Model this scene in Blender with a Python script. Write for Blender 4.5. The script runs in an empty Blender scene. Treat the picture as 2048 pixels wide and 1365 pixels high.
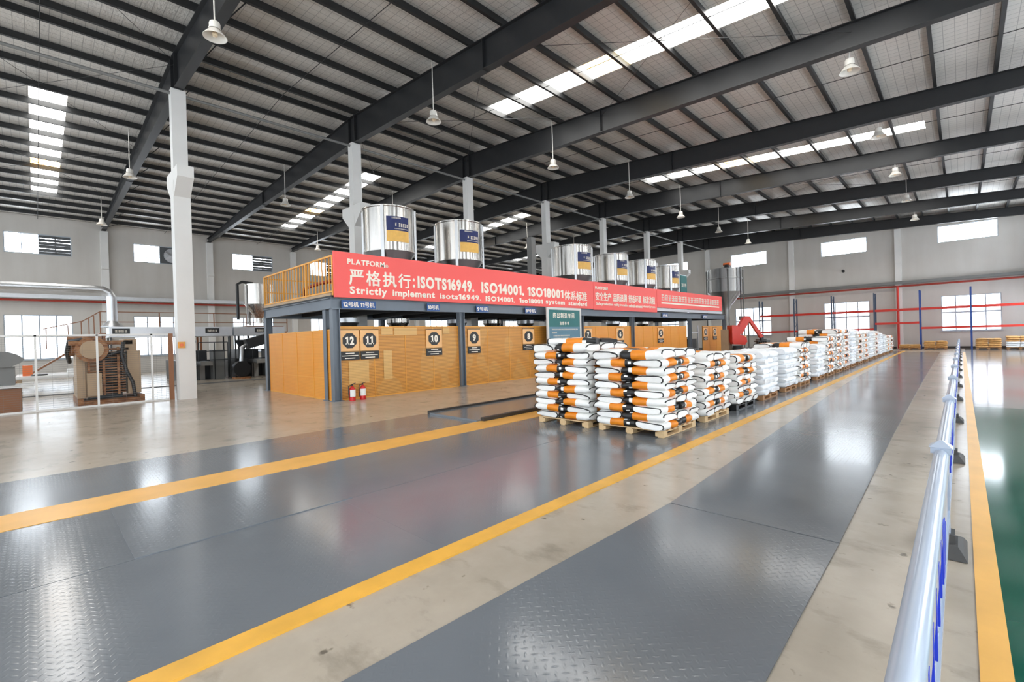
import bpy, math, random
from mathutils import Vector, Matrix
random.seed(7)
SC = bpy.context.scene
COL = SC.collection
# ------------------------------------------------------------------ camera, world, exposure
cam = bpy.data.cameras.new('camera'); cam_o = bpy.data.objects.new('camera', cam); COL.objects.link(cam_o)
cam.sensor_width = 36.0; cam.lens = 925.95 * 36 / 2048; cam.clip_start = 0.05; cam.clip_end = 400
YAW, PITCH, ROLL = -0.7707192, 0.00513675, -0.02858263
def cam_rot():
    c, s = math.cos, math.sin
    base = Matrix(((1, 0, 0), (0, 0, -1), (0, 1, 0)))
    rz = Matrix(((c(YAW), -s(YAW), 0), (s(YAW), c(YAW), 0), (0, 0, 1)))
    rx = Matrix(((1, 0, 0), (0, c(PITCH), -s(PITCH)), (0, s(PITCH), c(PITCH))))
    rr = Matrix(((c(ROLL), -s(ROLL), 0), (s(ROLL), c(ROLL), 0), (0, 0, 1)))
    m = rr @ rx @ base @ rz
    return Matrix((m[0], -m[1], -m[2])).transposed()
cam_o.matrix_world = Matrix.Translation((0, 0, 1.65)) @ cam_rot().to_4x4()
SC.camera = cam_o
SC.view_settings.view_transform = 'Standard'; SC.view_settings.look = 'None'
SC.view_settings.gamma = 1; SC.view_settings.use_curve_mapping = False
SC.view_settings.exposure = 0.45
SC.cycles.max_bounces = 10; SC.cycles.diffuse_bounces = 5; SC.cycles.glossy_bounces = 4
SC.cycles.caustics_reflective = False; SC.cycles.caustics_refractive = False
SC.cycles.sample_clamp_indirect = 6
W = bpy.data.worlds.new('world'); SC.world = W; W.use_nodes = True
W.node_tree.nodes['Background'].inputs[0].default_value = (0.86, 0.93, 1.0, 1)
W.node_tree.nodes['Background'].inputs[1].default_value = 1.9
WIN_E, SKY_E = 9.0, 10.0          # daylight coming through wall windows and roof lights

# ------------------------------------------------------------------ materials
def lin(r, g, b):
    f = lambda v: (v / 255) / 12.92 if v <= 10 else ((v / 255 + 0.055) / 1.055) ** 2.4
    return (f(r), f(g), f(b), 1)
class NT:
    def __init__(s, name):
        s.m = bpy.data.materials.new(name); s.m.use_nodes = True; s.t = s.m.node_tree; s.b = s.t.nodes['Principled BSDF']
    def n(s, typ, **kw):
        o = s.t.nodes.new(typ)
        for k, v in kw.items():
            if k.startswith('i_'):
                key = k[2:]; key = int(key) if key.isdigit() else key.replace('_', ' ')
                o.inputs[key].default_value = v
            else: setattr(o, k, v)
        return o
    def l(s, a, b): s.t.links.new(a, b)
    def set(s, **kw):
        for k, v in kw.items(): s.b.inputs[k.replace('_', ' ')].default_value = v
    def math(s, op, a, b=None, clamp=False):
        o = s.n('ShaderNodeMath', operation=op, use_clamp=clamp)
        for i, v in enumerate((a, b)):
            if v is None: continue
            if isinstance(v, (int, float)): o.inputs[i].default_value = v
            else: s.l(v, o.inputs[i])
        return o.outputs[0]
    def mix(s, fac, a, b):
        o = s.n('ShaderNodeMix', data_type='RGBA')
        for key, v in ((0, fac), (6, a), (7, b)):
            if isinstance(v, (int, float, tuple)): o.inputs[key].default_value = v
            else: s.l(v, o.inputs[key])
        return o.outputs[2]
    def ramp(s, fac, stops):
        o = s.n('ShaderNodeValToRGB'); e = o.color_ramp.elements
        while len(e) < len(stops): e.new(0.5)
        for i, (p, c) in enumerate(stops): e[i].position = p; e[i].color = c if isinstance(c, tuple) else (c, c, c, 1)
        s.l(fac, o.inputs[0]); return o.outputs[0]
    def coord(s, scale=(1, 1, 1), rot=(0, 0, 0)):
        tc = s.n('ShaderNodeTexCoord'); mp = s.n('ShaderNodeMapping'); mp.inputs['Scale'].default_value = scale; mp.inputs['Rotation'].default_value = rot
        s.l(tc.outputs['Object'], mp.inputs[0]); return mp.outputs[0]
    def noise(s, vec, scale, detail=4, rough=0.55):
        o = s.n('ShaderNodeTexNoise'); o.inputs['Scale'].default_value = scale; o.inputs['Detail'].default_value = detail; o.inputs['Roughness'].default_value = rough
        s.l(vec, o.inputs['Vector']); return o.outputs[0]
    def bump(s, h, strength=0.2, dist=0.01):
        o = s.n('ShaderNodeBump'); o.inputs['Strength'].default_value = strength; o.inputs['Distance'].default_value = dist
        s.l(h, o.inputs['Height']); s.l(o.outputs[0], s.b.inputs['Normal'])
def plain(name, rgb, rough=0.5, metal=0.0, var=0.06, scale=3.0, bump=0.0):
    t = NT(name); c = lin(*rgb); t.set(Roughness=rough, Metallic=metal)
    v = t.noise(t.coord(), scale)
    lo = tuple(max(0, x * (1 - var * 2)) for x in c[:3]) + (1,); hi = tuple(min(1, x * (1 + var * 2)) for x in c[:3]) + (1,)
    t.l(t.mix(v, lo, hi), t.b.inputs['Base Color'])
    if bump: t.bump(t.noise(t.coord(), scale * 6), bump, 0.01)
    return t.m
def emit(name, rgb, strength, stain=False):
    t = NT(name); c = lin(*rgb)
    t.set(Base_Color=(0.8, 0.85, 0.9, 1), Roughness=0.3, Emission_Strength=strength, Emission_Color=c)
    v = t.noise(t.coord((1, 1, 1)), 0.9, 2)
    if stain: t.l(t.ramp(v, [(0.35, lin(255, 190, 90)), (0.6, lin(255, 236, 190))]), t.b.inputs['Emission Color'])
    else: t.l(t.mix(v, tuple(x * .93 for x in c[:3]) + (1,), c), t.b.inputs['Emission Color'])
    return t.m
def mat_concrete():
    t = NT('polished_concrete'); co = t.coord(); n1 = t.noise(co, 0.55, 6, .6); n2 = t.noise(co, 5.5, 6, .65); n3 = t.noise(t.coord((1, .5, 1)), 1.5, 8, .62)
    base = t.ramp(n1, [(0.3, lin(166, 154, 138)), (0.52, lin(186, 174, 158)), (0.72, lin(198, 187, 172))])
    big = t.noise(t.coord((.6, 1, 1)), 3.1, 7, .62); small = t.noise(t.coord((1, 1, 1)), 7.0, 3, .5)
    c = t.mix(t.math('MULTIPLY', n2, .45), base, lin(148, 138, 124))
    c = t.mix(t.math('MULTIPLY', t.ramp(big, [(0.55, 0.0), (0.70, 1.0)]), .5), c, lin(118, 110, 98))
    c = t.mix(t.math('MULTIPLY', t.ramp(small, [(0.68, 0.0), (0.74, 1.0)]), .8), c, lin(84, 76, 66))
    t.l(c, t.b.inputs['Base Color'])
    t.l(t.math('ADD', t.math('MULTIPLY', n3, .14), .15), t.b.inputs['Roughness'])
    return t.m
def mat_plate():
    t = NT('diamond_plate_paint'); co = t.coord((21, 21, 21), (0, 0, math.radians(45)))
    sp = t.n('ShaderNodeSeparateXYZ'); t.l(co, sp.inputs[0]); u, v = sp.outputs[0], sp.outputs[1]
    fu, fv = t.math('FLOOR', u), t.math('FLOOR', v)
    par = t.math('ABSOLUTE', t.math('MODULO', t.math('ADD', fu, fv), 2.0))
    cu, cv = t.math('SUBTRACT', t.math('SUBTRACT', u, fu), .5), t.math('SUBTRACT', t.math('SUBTRACT', v, fv), .5)
    ipar = t.math('SUBTRACT', 1.0, par)
    a = t.math('ADD', t.math('MULTIPLY', cu, ipar), t.math('MULTIPLY', cv, par)); b = t.math('ADD', t.math('MULTIPLY', cv, ipar), t.math('MULTIPLY', cu, par))
    d = t.math('ADD', t.math('POWER', t.math('ABSOLUTE', t.math('DIVIDE', a, .46)), 2.0), t.math('POWER', t.math('ABSOLUTE', t.math('DIVIDE', b, .17)), 2.0))
    h = t.math('SUBTRACT', 1.0, d, True)
    n1 = t.noise(t.coord(), .7, 5); n2 = t.noise(t.coord(), 9, 4, .7)
    c = t.mix(n1, lin(103, 108, 113), lin(124, 128, 133)); c2 = t.mix(t.ramp(n2, [(0.72, 0.0), (0.78, .35)]), c, lin(170, 172, 172))
    t.l(c2, t.b.inputs['Base Color'])
    t.l(t.math('ADD', t.math('MULTIPLY', n1, .17), .075), t.b.inputs['Roughness']); t.bump(h, .1, .003)
    return t.m
def mat_foil():
    t = NT('roof_insulation_foil'); co = t.coord()
    sp = t.n('ShaderNodeSeparateXYZ'); t.l(co, sp.inputs[0])
    g = None
    for ax in (0, 1):
        f = t.math('FRACT', t.math('MULTIPLY', sp.outputs[ax], 4.0)); e = t.math('LESS_THAN', f, .07); g = e if g is None else t.math('MAXIMUM', g, e)
    n = t.noise(t.coord((1, 2.2, 1)), 5, 5, .6); n1 = t.noise(co, .35, 3)
    c = t.mix(n1, lin(204, 200, 194), lin(228, 225, 220)); c2 = t.mix(t.math('MULTIPLY', g, .45), c, lin(95, 95, 95))
    t.l(c2, t.b.inputs['Base Color']); t.set(Metallic=.2, Roughness=.4); t.bump(n, .5, .05)
    return t.m
def mat_partition(name, hatch, c0, c1):
    t = NT(name); co = t.coord(); sp = t.n('ShaderNodeSeparateXYZ'); t.l(co, sp.inputs[0])
    z = sp.outputs[2]; h = t.math('ADD', sp.outputs[0], sp.outputs[1])
    fz = t.math('LESS_THAN', t.math('FRACT', t.math('MULTIPLY', z, 22.0)), .38); fh = t.math('LESS_THAN', t.math('FRACT', t.math('MULTIPLY', h, 22.0)), .3)
    holes = t.math('MULTIPLY', fz, t.math('SUBTRACT', 1.0, t.math('MULTIPLY', fh, .3)))
    br = t.n('ShaderNodeTexBrick'); br.inputs['Scale'].default_value = 1.0; br.inputs['Brick Width'].default_value = 1.1; br.inputs['Row Height'].default_value = .62; br.inputs['Mortar Size'].default_value = 0
    br.inputs['Color1'].default_value = (0, 0, 0, 1); br.inputs['Color2'].default_value = (1, 1, 1, 1)
    cb = t.n('ShaderNodeCombineXYZ'); t.l(h, cb.inputs[0]); t.l(z, cb.inputs[1]); t.l(cb.outputs[0], br.inputs[0])
    n = t.noise(co, 1.2, 3)
    base = t.mix(n, lin(*c0), lin(*c1))
    patch = t.mix(t.math('MULTIPLY', t.math('GREATER_THAN', t.noise(t.coord((1, 1, .6)), .9, 1), .55), .3 if hatch > .3 else .08), base, lin(226, 182, 112))
    c = t.mix(t.math('MULTIPLY', holes, hatch), patch, lin(120, 66, 14))
    t.l(c, t.b.inputs['Base Color']); t.set(Roughness=.42); t.bump(holes, -.3, .01)
    return t.m
def mat_steel(name, rgb=(226, 222, 216), rough=.2, streak=True):
    t = NT(name); t.set(Metallic=1.0)
    n = t.noise(t.coord((3, 3, .04) if streak else (1, 1, 1)), 6, 4)
    t.l(t.mix(n, tuple(x * .86 for x in lin(*rgb)[:3]) + (1,), lin(*rgb)), t.b.inputs['Base Color'])
    t.l(t.ramp(n, [(.3, rough), (.7, rough + .1)]), t.b.inputs['Roughness']); tg = t.n('ShaderNodeTangent', direction_type='RADIAL', axis='Z')
    if streak: t.l(tg.outputs[0], t.b.inputs['Tangent']); t.set(Anisotropic=.9, Anisotropic_Rotation=.25)
    return t.m
def mat_wood(name, c0, c1):
    t = NT(name); n = t.noise(t.coord((12, 1.5, 12)), 3, 5); t.l(t.mix(n, lin(*c0), lin(*c1)), t.b.inputs['Base Color']); t.set(Roughness=.7); return t.m
def mat_rust():
    t = NT('rusty_brown_paint'); n = t.noise(t.coord((1, 1, 2)), 4, 6, .65)
    t.l(t.ramp(n, [(.3, lin(84, 48, 22)), (.5, lin(142, 92, 52)), (.7, lin(176, 134, 94))]), t.b.inputs['Base Color']); t.set(Roughness=.55); return t.m
def mat_wall():
    t = NT('painted_wall'); n = t.noise(t.coord(), .5, 5); n2 = t.noise(t.coord((1, 1, .12)), 1.3, 4)
    c = t.mix(n, lin(194, 190, 184), lin(211, 208, 203)); t.l(t.mix(t.ramp(n2, [(.3, .0), (.75, .3)]), c, lin(172, 164, 154)), t.b.inputs['Base Color']); t.set(Roughness=.7); return t.m
def mat_greyfloor():
    t = NT('glossy_grey_floor'); n = t.noise(t.coord((.35, 1.6, 1)), 1.4, 5); t.l(t.mix(n, lin(116, 118, 116), lin(150, 149, 145)), t.b.inputs['Base Color']); t.l(t.math('ADD', t.math('MULTIPLY', n, .12), .04), t.b.inputs['Roughness']); t.bump(n, .06, .02); return t.m
M = dict(greyfloor=mat_greyfloor(), gold=plain('golden_label', (236, 184, 92), .4, 0, .12, 6.0), concrete=mat_concrete(), plate=mat_plate(), foil=mat_foil(), wall=mat_wall(), rust=mat_rust(),
    green=plain('green_epoxy', (14, 84, 66), .1, 0, .1, .8), yellow=plain('yellow_floor_paint', (236, 178, 88), .35, 0, .1, 2.2), yellow2=plain('worn_yellow_paint', (228, 172, 70), .4, 0, .14, 3.0),
    dark=plain('dark_grey_steel_paint', (40, 41, 43), .45, .1, .1), purlin=plain('purlin_paint', (38, 39, 40), .5, .1), white=plain('white_paint', (224, 223, 220), .5, 0, .04, 1.0),
    ashphalt=plain('dark_rubber', (72, 71, 70), .75), bluegrey=plain('blue_grey_steel_paint', (112, 121, 131), .4, .1, .05), deckdark=plain('dark_deck', (40, 42, 44), .6),
    part_a=mat_partition('orange_mesh_panel', .62, (208, 142, 56), (226, 164, 80)), part_b=mat_partition('orange_sheet_panel', .12, (226, 144, 44), (240, 164, 62)),
    card=mat_partition('cardboard_behind_mesh', .3, (222, 176, 104), (228, 184, 116)), red_banner=plain('red_banner_sheet', (255, 98, 92), .45, 0, .03, .5), letters=plain('cream_letters', (250, 242, 228), .5, 0, .02), navy=plain('navy_label', (20, 34, 92), .35), royal=plain('blue_sign', (34, 84, 150), .4),
    steel=mat_steel('stainless_steel'), galv=mat_steel('galvanised_steel', (214, 216, 219), .34, False), dullsteel=mat_steel('dull_steel', (178, 178, 177), .36),
    tan=plain('tan_sign_board', (246, 192, 130), .5, 0, .03), black=plain('black_plastic', (26, 26, 27), .4), orange=plain('orange_print', (238, 138, 24), .45, 0, .12, 9.0), railing=plain('yellow_railing_paint', (232, 166, 72), .45),
    bag=plain('white_woven_plastic', (248, 247, 244), .45, 0, .04, 14, .25), bagblue=plain('white_film_wrapped_plastic', (244, 249, 255), .34, 0, .05, 12, .35), kraft=plain('brown_kraft_paper', (214, 166, 104), .65, 0, .12, 8, .2),
    pine=mat_wood('pale_pine', (206, 170, 122), (232, 202, 158)), oldwood=mat_wood('weathered_pallet_wood', (146, 100, 62), (196, 150, 104)),
    rackblue=plain('blue_rack_paint', (30, 66, 138), .4), rackgrey=plain('grey_rack_paint', (70, 84, 104), .45), red=plain('red_paint', (204, 48, 32), .4), pipered=plain('dark_red_pipe_paint', (150, 44, 26), .45), robred=plain('robot_red_paint', (214, 52, 34), .35),
    pvc=plain('white_rail_coating', (176, 186, 202), .2, 0, .03, 2.0), bluemark=plain('blue_arrow_print', (26, 56, 196), .4), teal=plain('green_notice_print', (40, 112, 112), .5, 0, .08, 2.0), slate=plain('slate_notice_print', (92, 132, 152), .5, 0, .1, 2.0),
    beige=plain('beige_machine_paint', (178, 152, 122), .5, 0, .08), grey=plain('grey_machine_paint', (120, 120, 118), .5), darkmach=plain('dark_machine_paint', (44, 46, 48), .4, .2), brownrail=plain('brown_railing_paint', (140, 92, 60), .5), paper=plain('white_label_paper', (240, 240, 238), .6),
    extred=plain('extinguisher_red', (200, 28, 30), .25), winframe=plain('white_window_frame', (176, 186, 196), .4), winpane=emit('daylight_window_pane', (240, 248, 255), WIN_E), winlow=emit('daylight_low_window_pane', (236, 246, 255), 3.0), skylight=emit('daylight_roof_panel', (255, 253, 248), SKY_E), skystain=emit('stained_roof_panel', (255, 205, 120), SKY_E * .55, True),
    lampwhite=plain('white_lamp_enamel', (226, 222, 214), .3), bulb=plain('frosted_bulb', (240, 220, 190), .3), louver=plain('grey_louver', (96, 98, 100), .4, .3), amber=plain('amber_lamp', (230, 110, 40), .3), kick=plain('dark_skirting', (58, 54, 50), .6))

# ------------------------------------------------------------------ mesh building
class MB:
    def __init__(s): s.v = []; s.f = []; s.m = []; s.s = []
    def add(s, vs, fs, mi=0, smooth=False):
        o = len(s.v); s.v += [tuple(v) for v in vs]
        for f in fs: s.f.append(tuple(i + o for i in f)); s.m.append(mi); s.s.append(smooth)
        return s
    def hexa(s, p, mi=0): return s.add(p, [(0, 3, 2, 1), (4, 5, 6, 7), (0, 1, 5, 4), (1, 2, 6, 5), (2, 3, 7, 6), (3, 0, 4, 7)], mi)
    def box(s, x0, x1, y0, y1, z0, z1, mi=0): return s.hexa([(x0, y0, z0), (x1, y0, z0), (x1, y1, z0), (x0, y1, z0), (x0, y0, z1), (x1, y0, z1), (x1, y1, z1), (x0, y1, z1)], mi)
    def bar(s, a, b, w, h, up=(0, 0, 1), mi=0):
        a, b = Vector(a), Vector(b); d = (b - a).normalized(); u = Vector(up)
        if abs(d.dot(u)) > .98: u = Vector((1, 0, 0))
        r = d.cross(u).normalized() * w / 2; u = r.cross(d).normalized() * h / 2
        return s.hexa([a - r - u, a + r - u, b + r - u, b - r - u, a - r + u, a + r + u, b + r + u, b - r + u], mi)
    def tube(s, pts, r, n=10, mi=0, cap=True):
        pts = [Vector(p) for p in pts]; rs = r if isinstance(r, (list, tuple)) else [r] * len(pts); rings = []
        d0 = (pts[1] - pts[0]).normalized(); ref = Vector((0, 0, 1)) if abs(d0.z) < .9 else Vector((1, 0, 0))
        for i, p in enumerate(pts):
            d = (pts[min(i + 1, len(pts) - 1)] - pts[max(i - 1, 0)]).normalized(); x = d.cross(ref)
            if x.length < 1e-4: x = d.orthogonal()
            x.normalize(); y = d.cross(x).normalized(); ref = x.cross(d) if abs(x.cross(d).dot(ref)) > .2 else ref
            rings.append([p + x * math.cos(2 * math.pi * k / n) * rs[i] + y * math.sin(2 * math.pi * k / n) * rs[i] for k in range(n)])
        o = len(s.v)
        for rg in rings: s.v += [tuple(v) for v in rg]
        for i in range(len(pts) - 1):
            for k in range(n):
                s.f.append((o + i * n + k, o + i * n + (k + 1) % n, o + (i + 1) * n + (k + 1) % n, o + (i + 1) * n + k)); s.m.append(mi); s.s.append(True)
        if cap:
            for i in (0, len(pts) - 1):
                q = len(s.v); s.v += [tuple(v) for v in rings[i]]; s.f.append(tuple(q + k for k in range(n))); s.m.append(mi); s.s.append(False)
        return s
    def lathe(s, prof, c, n=24, mi=0, smooth=True, a0=0, a1=2 * math.pi):
        full = abs(a1 - a0 - 2 * math.pi) < 1e-6; k = n if full else n + 1
        def ring(p):
            o = len(s.v)
            for i in range(k): a = a0 + (a1 - a0) * i / n; s.v.append((c[0] + p[0] * math.cos(a), c[1] + p[0] * math.sin(a), c[2] + p[1]))
            return o
        A = ring(prof[0]); pd = None
        for j in range(len(prof) - 1):
            d = Vector((prof[j + 1][0] - prof[j][0], prof[j + 1][1] - prof[j][1])); d = d.normalized() if d.length > 1e-9 else Vector((0, 1))
            if pd is not None and pd.dot(d) < .82: A = ring(prof[j])
            B = ring(prof[j + 1])
            for i in range(n): i2 = (i + 1) % k; s.f.append((A + i, A + i2, B + i2, B + i)); s.m.append(mi); s.s.append(smooth)
            A = B; pd = d
        return s
    def prism(s, poly, fn, mi=0):      # poly of 2-D points; fn(u, v, t) -> 3-D, t = 0/1
        n = len(poly); vs = [fn(u, v, 0) for u, v in poly] + [fn(u, v, 1) for u, v in poly]
        return s.add(vs, [tuple(range(n)), tuple(range(2 * n - 1, n - 1, -1))] + [(i, i + n, (i + 1) % n + n, (i + 1) % n) for i in range(n)], mi)
    def mesh(s, name, mats, origin=(0, 0, 0)):
        me = bpy.data.meshes.new(name); ox, oy, oz = origin
        me.from_pydata([(x - ox, y - oy, z - oz) for x, y, z in s.v], [], s.f)
        for m in (mats if isinstance(mats, (list, tuple)) else [mats]): me.materials.append(M[m] if isinstance(m, str) else m)
        me.polygons.foreach_set('material_index', s.m); me.polygons.foreach_set('use_smooth', s.s); me.update(); return me
    def build(s, name, mats, parent=None, origin=None):
        if origin is None: origin = wloc(parent) if parent else (0, 0, 0)
        o = bpy.data.objects.new(name, s.mesh(name, mats, origin)); COL.objects.link(o)
        if parent: o.parent = parent
        else: o.location = origin
        return o
def wloc(o):
    x, y, z = 0, 0, 0
    while o: x += o.location[0]; y += o.location[1]; z += o.location[2]; o = o.parent
    return (x, y, z)
def tag(o, label, cat=None, group=None, kind=None):
    o['label'] = label
    if cat: o['category'] = cat
    if group: o['group'] = group
    if kind: o['kind'] = kind
    return o
def thing(name, label, cat, loc, group=None, kind=None):
    o = bpy.data.objects.new(name, None); o.empty_display_size = .2; COL.objects.link(o); o.location = loc
    return tag(o, label, cat, group, kind)
def struct(name, mb, mats, label, origin=None):
    return tag(mb.build(name, mats, None, origin), label, None, None, 'structure')
def bx(*a): return MB().box(*a)

# text: outlines of Blender's own default font turned into mesh
_txt = {}
def text_geo(s, bold=.02, depth=.06):
    key = (s, bold)
    if key not in _txt:
        cu = bpy.data.curves.new('lettering', 'FONT'); cu.body = s; cu.offset = bold; cu.extrude = depth / 2; cu.resolution_u = 3
        ob = bpy.data.objects.new('lettering', cu); COL.objects.link(ob)
        me = bpy.data.meshes.new_from_object(ob.evaluated_get(bpy.context.evaluated_depsgraph_get()))
        vs = [tuple(v.co) for v in me.vertices]; fs = [tuple(p.vertices) for p in me.polygons]
        bpy.data.objects.remove(ob); bpy.data.curves.remove(cu); bpy.data.meshes.remove(me)
        _txt[key] = (vs, fs)
    return _txt[key]
def glyph_one(slab):           # the numeral one with a flag, and a foot when it is a slab numeral
    w = .19; h = .72; p = [(.1, 0), (.1 + w, 0), (.1 + w, h), (.1 + w * .35, h), (-.05, h * .83), (-.05, h * .68), (.1, h * .74)]
    mb = MB().prism(p, lambda u, v, t: (u, v, -.03 + .06 * t))
    if slab: mb.prism([(-.03, 0), (.42, 0), (.42, .1), (-.03, .1)], lambda u, v, t: (u, v, -.03 + .06 * t))
    return mb.v, mb.f
def line_geo(s, bold, slab=False):
    V, F, x = [], [], 0
    for ch in s:
        if ch == ' ': x += .3; continue
        cjk = ord(ch) > 0x2E80
        vs, fs = glyph_one(slab) if ch == '1' else text_geo(ch, 0 if cjk else bold)
        if not vs: continue
        x0 = min(v[0] for v in vs); w = max(v[0] for v in vs) - x0
        for dx, dy, dz in ([(0, 0, 0), (.02, 0, .001), (-.02, 0, .002), (0, .014, .003), (0, -.014, .004)] if cjk and bold > 0 else [(0, 0, 0)]):
            o = len(V); V += [(v[0] - x0 + x + dx, v[1] + dy, v[2] + dz) for v in vs]; F += [tuple(i + o for i in f) for f in fs]
        x += w + (.07 if cjk else .085)
    return V, F
def put_text(mb, s, O, R, U, w, h, bold=.02, mi=0, depth=.02, slab=False):
    vs, fs = line_geo(s, bold, slab)
    if not vs: return
    x0 = min(v[0] for v in vs); x1 = max(v[0] for v in vs); y0 = min(v[1] for v in vs); y1 = max(v[1] for v in vs)
    O, R, U = Vector(O), Vector(R), Vector(U); N = R.cross(U)
    mb.add([O + R * ((v[0] - x0) / (x1 - x0) * w) + U * ((v[1] - y0) / (y1 - y0) * h) + N * ((v[2] / .03 + 1) * depth / 2) for v in vs], fs, mi)
def pseudo(mb, O, R, U, w, h, n, rnd, mi=0, depth=.006):     # strokes of characters too small to read
    O, R, U = Vector(O), Vector(R), Vector(U); N = R.cross(U).normalized() * depth; cw = w / n
    for k in range(n):
        for j in range(3):
            y = h * (.05 + .38 * j + rnd.uniform(-.04, .04)); a, b = O + R * (k * cw + cw * .08) + U * y, O + R * (k * cw + cw * rnd.uniform(.75, .92)) + U * y; t = U * (h * .13)
            mb.hexa([a, b, b + t, a + t, a + N, b + N, b + t + N, a + t + N], mi)
        for x in (rnd.uniform(.15, .35), rnd.uniform(.55, .75)):
            a = O + R * (k * cw + cw * x); t = R * cw * .13; b = a + U * h * rnd.uniform(.7, 1)
            mb.hexa([a, a + t, b + t, b, a + N, a + t + N, b + t + N, b + N], mi)
def strip(mb, O, R, U, w, h, mi=0, depth=.006):
    O, R, U = Vector(O), Vector(R), Vector(U); N = R.cross(U).normalized() * depth; a, b, t = O, O + R * w, U * h
    mb.hexa([a, b, b + t, a + t, a + N, b + N, b + t + N, a + t + N], mi)

def sheet_with_holes(u0, u1, v0, v1, holes, fn, mi=0):   # fn(u, v, side): side 0 inner face, 1 outer face
    us = sorted({u0, u1} | {h[0] for h in holes} | {h[1] for h in holes}); vs = sorted({v0, v1} | {h[2] for h in holes} | {h[3] for h in holes})
    solid = lambda i, j: 0 <= i < len(us) - 1 and 0 <= j < len(vs) - 1 and not any(h[0] - 1e-6 <= us[i] and us[i + 1] <= h[1] + 1e-6 and h[2] - 1e-6 <= vs[j] and vs[j + 1] <= h[3] + 1e-6 for h in holes)
    mb = MB()
    for i in range(len(us) - 1):
        for j in range(len(vs) - 1):
            if not solid(i, j): continue
            a, b, c, d = us[i], us[i + 1], vs[j], vs[j + 1]; q = [(a, c), (b, c), (b, d), (a, d)]
            p = [fn(x, y, 0) for x, y in q] + [fn(x, y, 1) for x, y in q]; fs = [(0, 1, 2, 3), (7, 6, 5, 4)]
            for (di, dj, e) in ((0, -1, (0, 1)), (1, 0, (1, 2)), (0, 1, (2, 3)), (-1, 0, (3, 0))):
                if not solid(i + di, j + dj): fs.append((e[0], e[0] + 4, e[1] + 4, e[1]))
            mb.add(p, fs, mi)
    return mb

# ------------------------------------------------------------------ building shell
XL, XR, YN, YF, RIDGE = -41.5, 4.0, -9.0, 47.1, -18.1
FRAMES = [-9.0, -2.8, 3.4, 9.5, 15.7, 21.9, 28.2, 34.6, 40.8, 46.75]
def sl(x): return (x - RIDGE) * .069 if x > RIDGE else (RIDGE - x) * .047
def deck_z(x): return 11.32 - sl(x)
def raf_top(x): return 11.1 - sl(x)
struct('floor', bx(XL, XR, YN, YF, -.3, 0), 'concrete', 'beige polished concrete factory floor')
struct('floor_green', bx(.15, XR, YN, 13.3, 0, .004), 'green', 'glossy dark green painted floor area beside the barrier')
struct('floor_grey', bx(.15, XR, 13.3, 46.6, 0, .003), 'greyfloor', 'glossy grey painted floor beyond the green area')
struct('floor_marking', bx(.035, .15, YN, 40.5, 0, .005), 'yellow', 'yellow line on the floor beside the green area')
struct('floor_marking', bx(-2.97, -2.81, -1.2, 42, 0, .016), 'yellow2', 'narrow yellow line edging the pallet stacks')
struct('floor_marking', bx(-6.95, -6.33, -5.0, 30, 0, .016), 'yellow', 'broad yellow line on the dark plates left of the stacks')
# floor plates
def plate(x0, x1, y0, y1, h, label, xa=None, xb=None):
    xa = x0 if xa is None else xa; xb = x1 if xb is None else xb
    mb = MB().hexa([(x0, y0, .0005), (x1, y0, .0005), (xb, y1, .0005), (xa, y1, .0005), (x0, y0, h), (x1, y0, h), (xb, y1, h), (xa, y1, h)])
    tag(mb.build('floor_kerb' if 'kerb' in label else 'floor_plate', 'kick' if 'kerb' in label else 'plate', None, ((x0 + x1) / 2, (y0 + y1) / 2, 0)), label, 'floor plate', 'steel floor plates')
for x0, x1, y0, y1, h, lb in [
    (-6.33, -4.66, -6, .5, .011, 'grey tread plate at the bottom left corner, touching the broad yellow line'), (-6.33, -4.66, .5, 2.3, .018, 'grey tread plate along the broad yellow line, with a raised long edge'), (-6.33, -4.66, 2.3, 5.9, .012, 'grey tread plate along the broad yellow line, beyond the one with the raised edge'), (-6.33, -4.66, 5.9, 42, .011, 'grey tread plate running under the left row of stacks'),
    (-4.655, -2.97, -6, 2.2, .009, 'grey tread plate in the bottom left foreground beside the narrow yellow line'), (-4.655, -2.97, 2.2, 5.4, .01, 'grey tread plate just before the foremost pallet stack'), (-4.655, -2.97, 5.4, 42, .009, 'grey tread plate running under the right row of stacks'),
    (-8.72, -6.95, -5, 6.08, .012, 'dark tread plate left of the broad yellow line, near end'), (-8.6, -8.52, 6.08, 30, .09, 'dark raised steel kerb bar on the concrete before the orange partitions'),
    (-8.52, -6.95, 6.08, 30, .05, 'dark tread plate left of the broad yellow line, raised far end'), (-6.96, -6.86, 6.2, 30, .085, 'dark steel kerb bar along the broad yellow line')]:
    plate(x0, x1, y0, y1, h, lb)
plate(-2.3, -.66, -2.0, 4.25, .01, 'grey tread plate in the right foreground of the aisle', -2.06, -.7)
plate(-2.06, -.7, 4.265, 9.3, .011, 'grey tread plate in the aisle, second from the camera', -2.24, -.78)
plate(-2.24, -.78, 9.315, 17.8, .01, 'grey tread plate in the aisle, third from the camera', -2.55, -.86)
plate(-2.55, -.86, 17.815, 40.5, .01, 'grey tread plate at the far end of the aisle', -2.9, -1.0)

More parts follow.
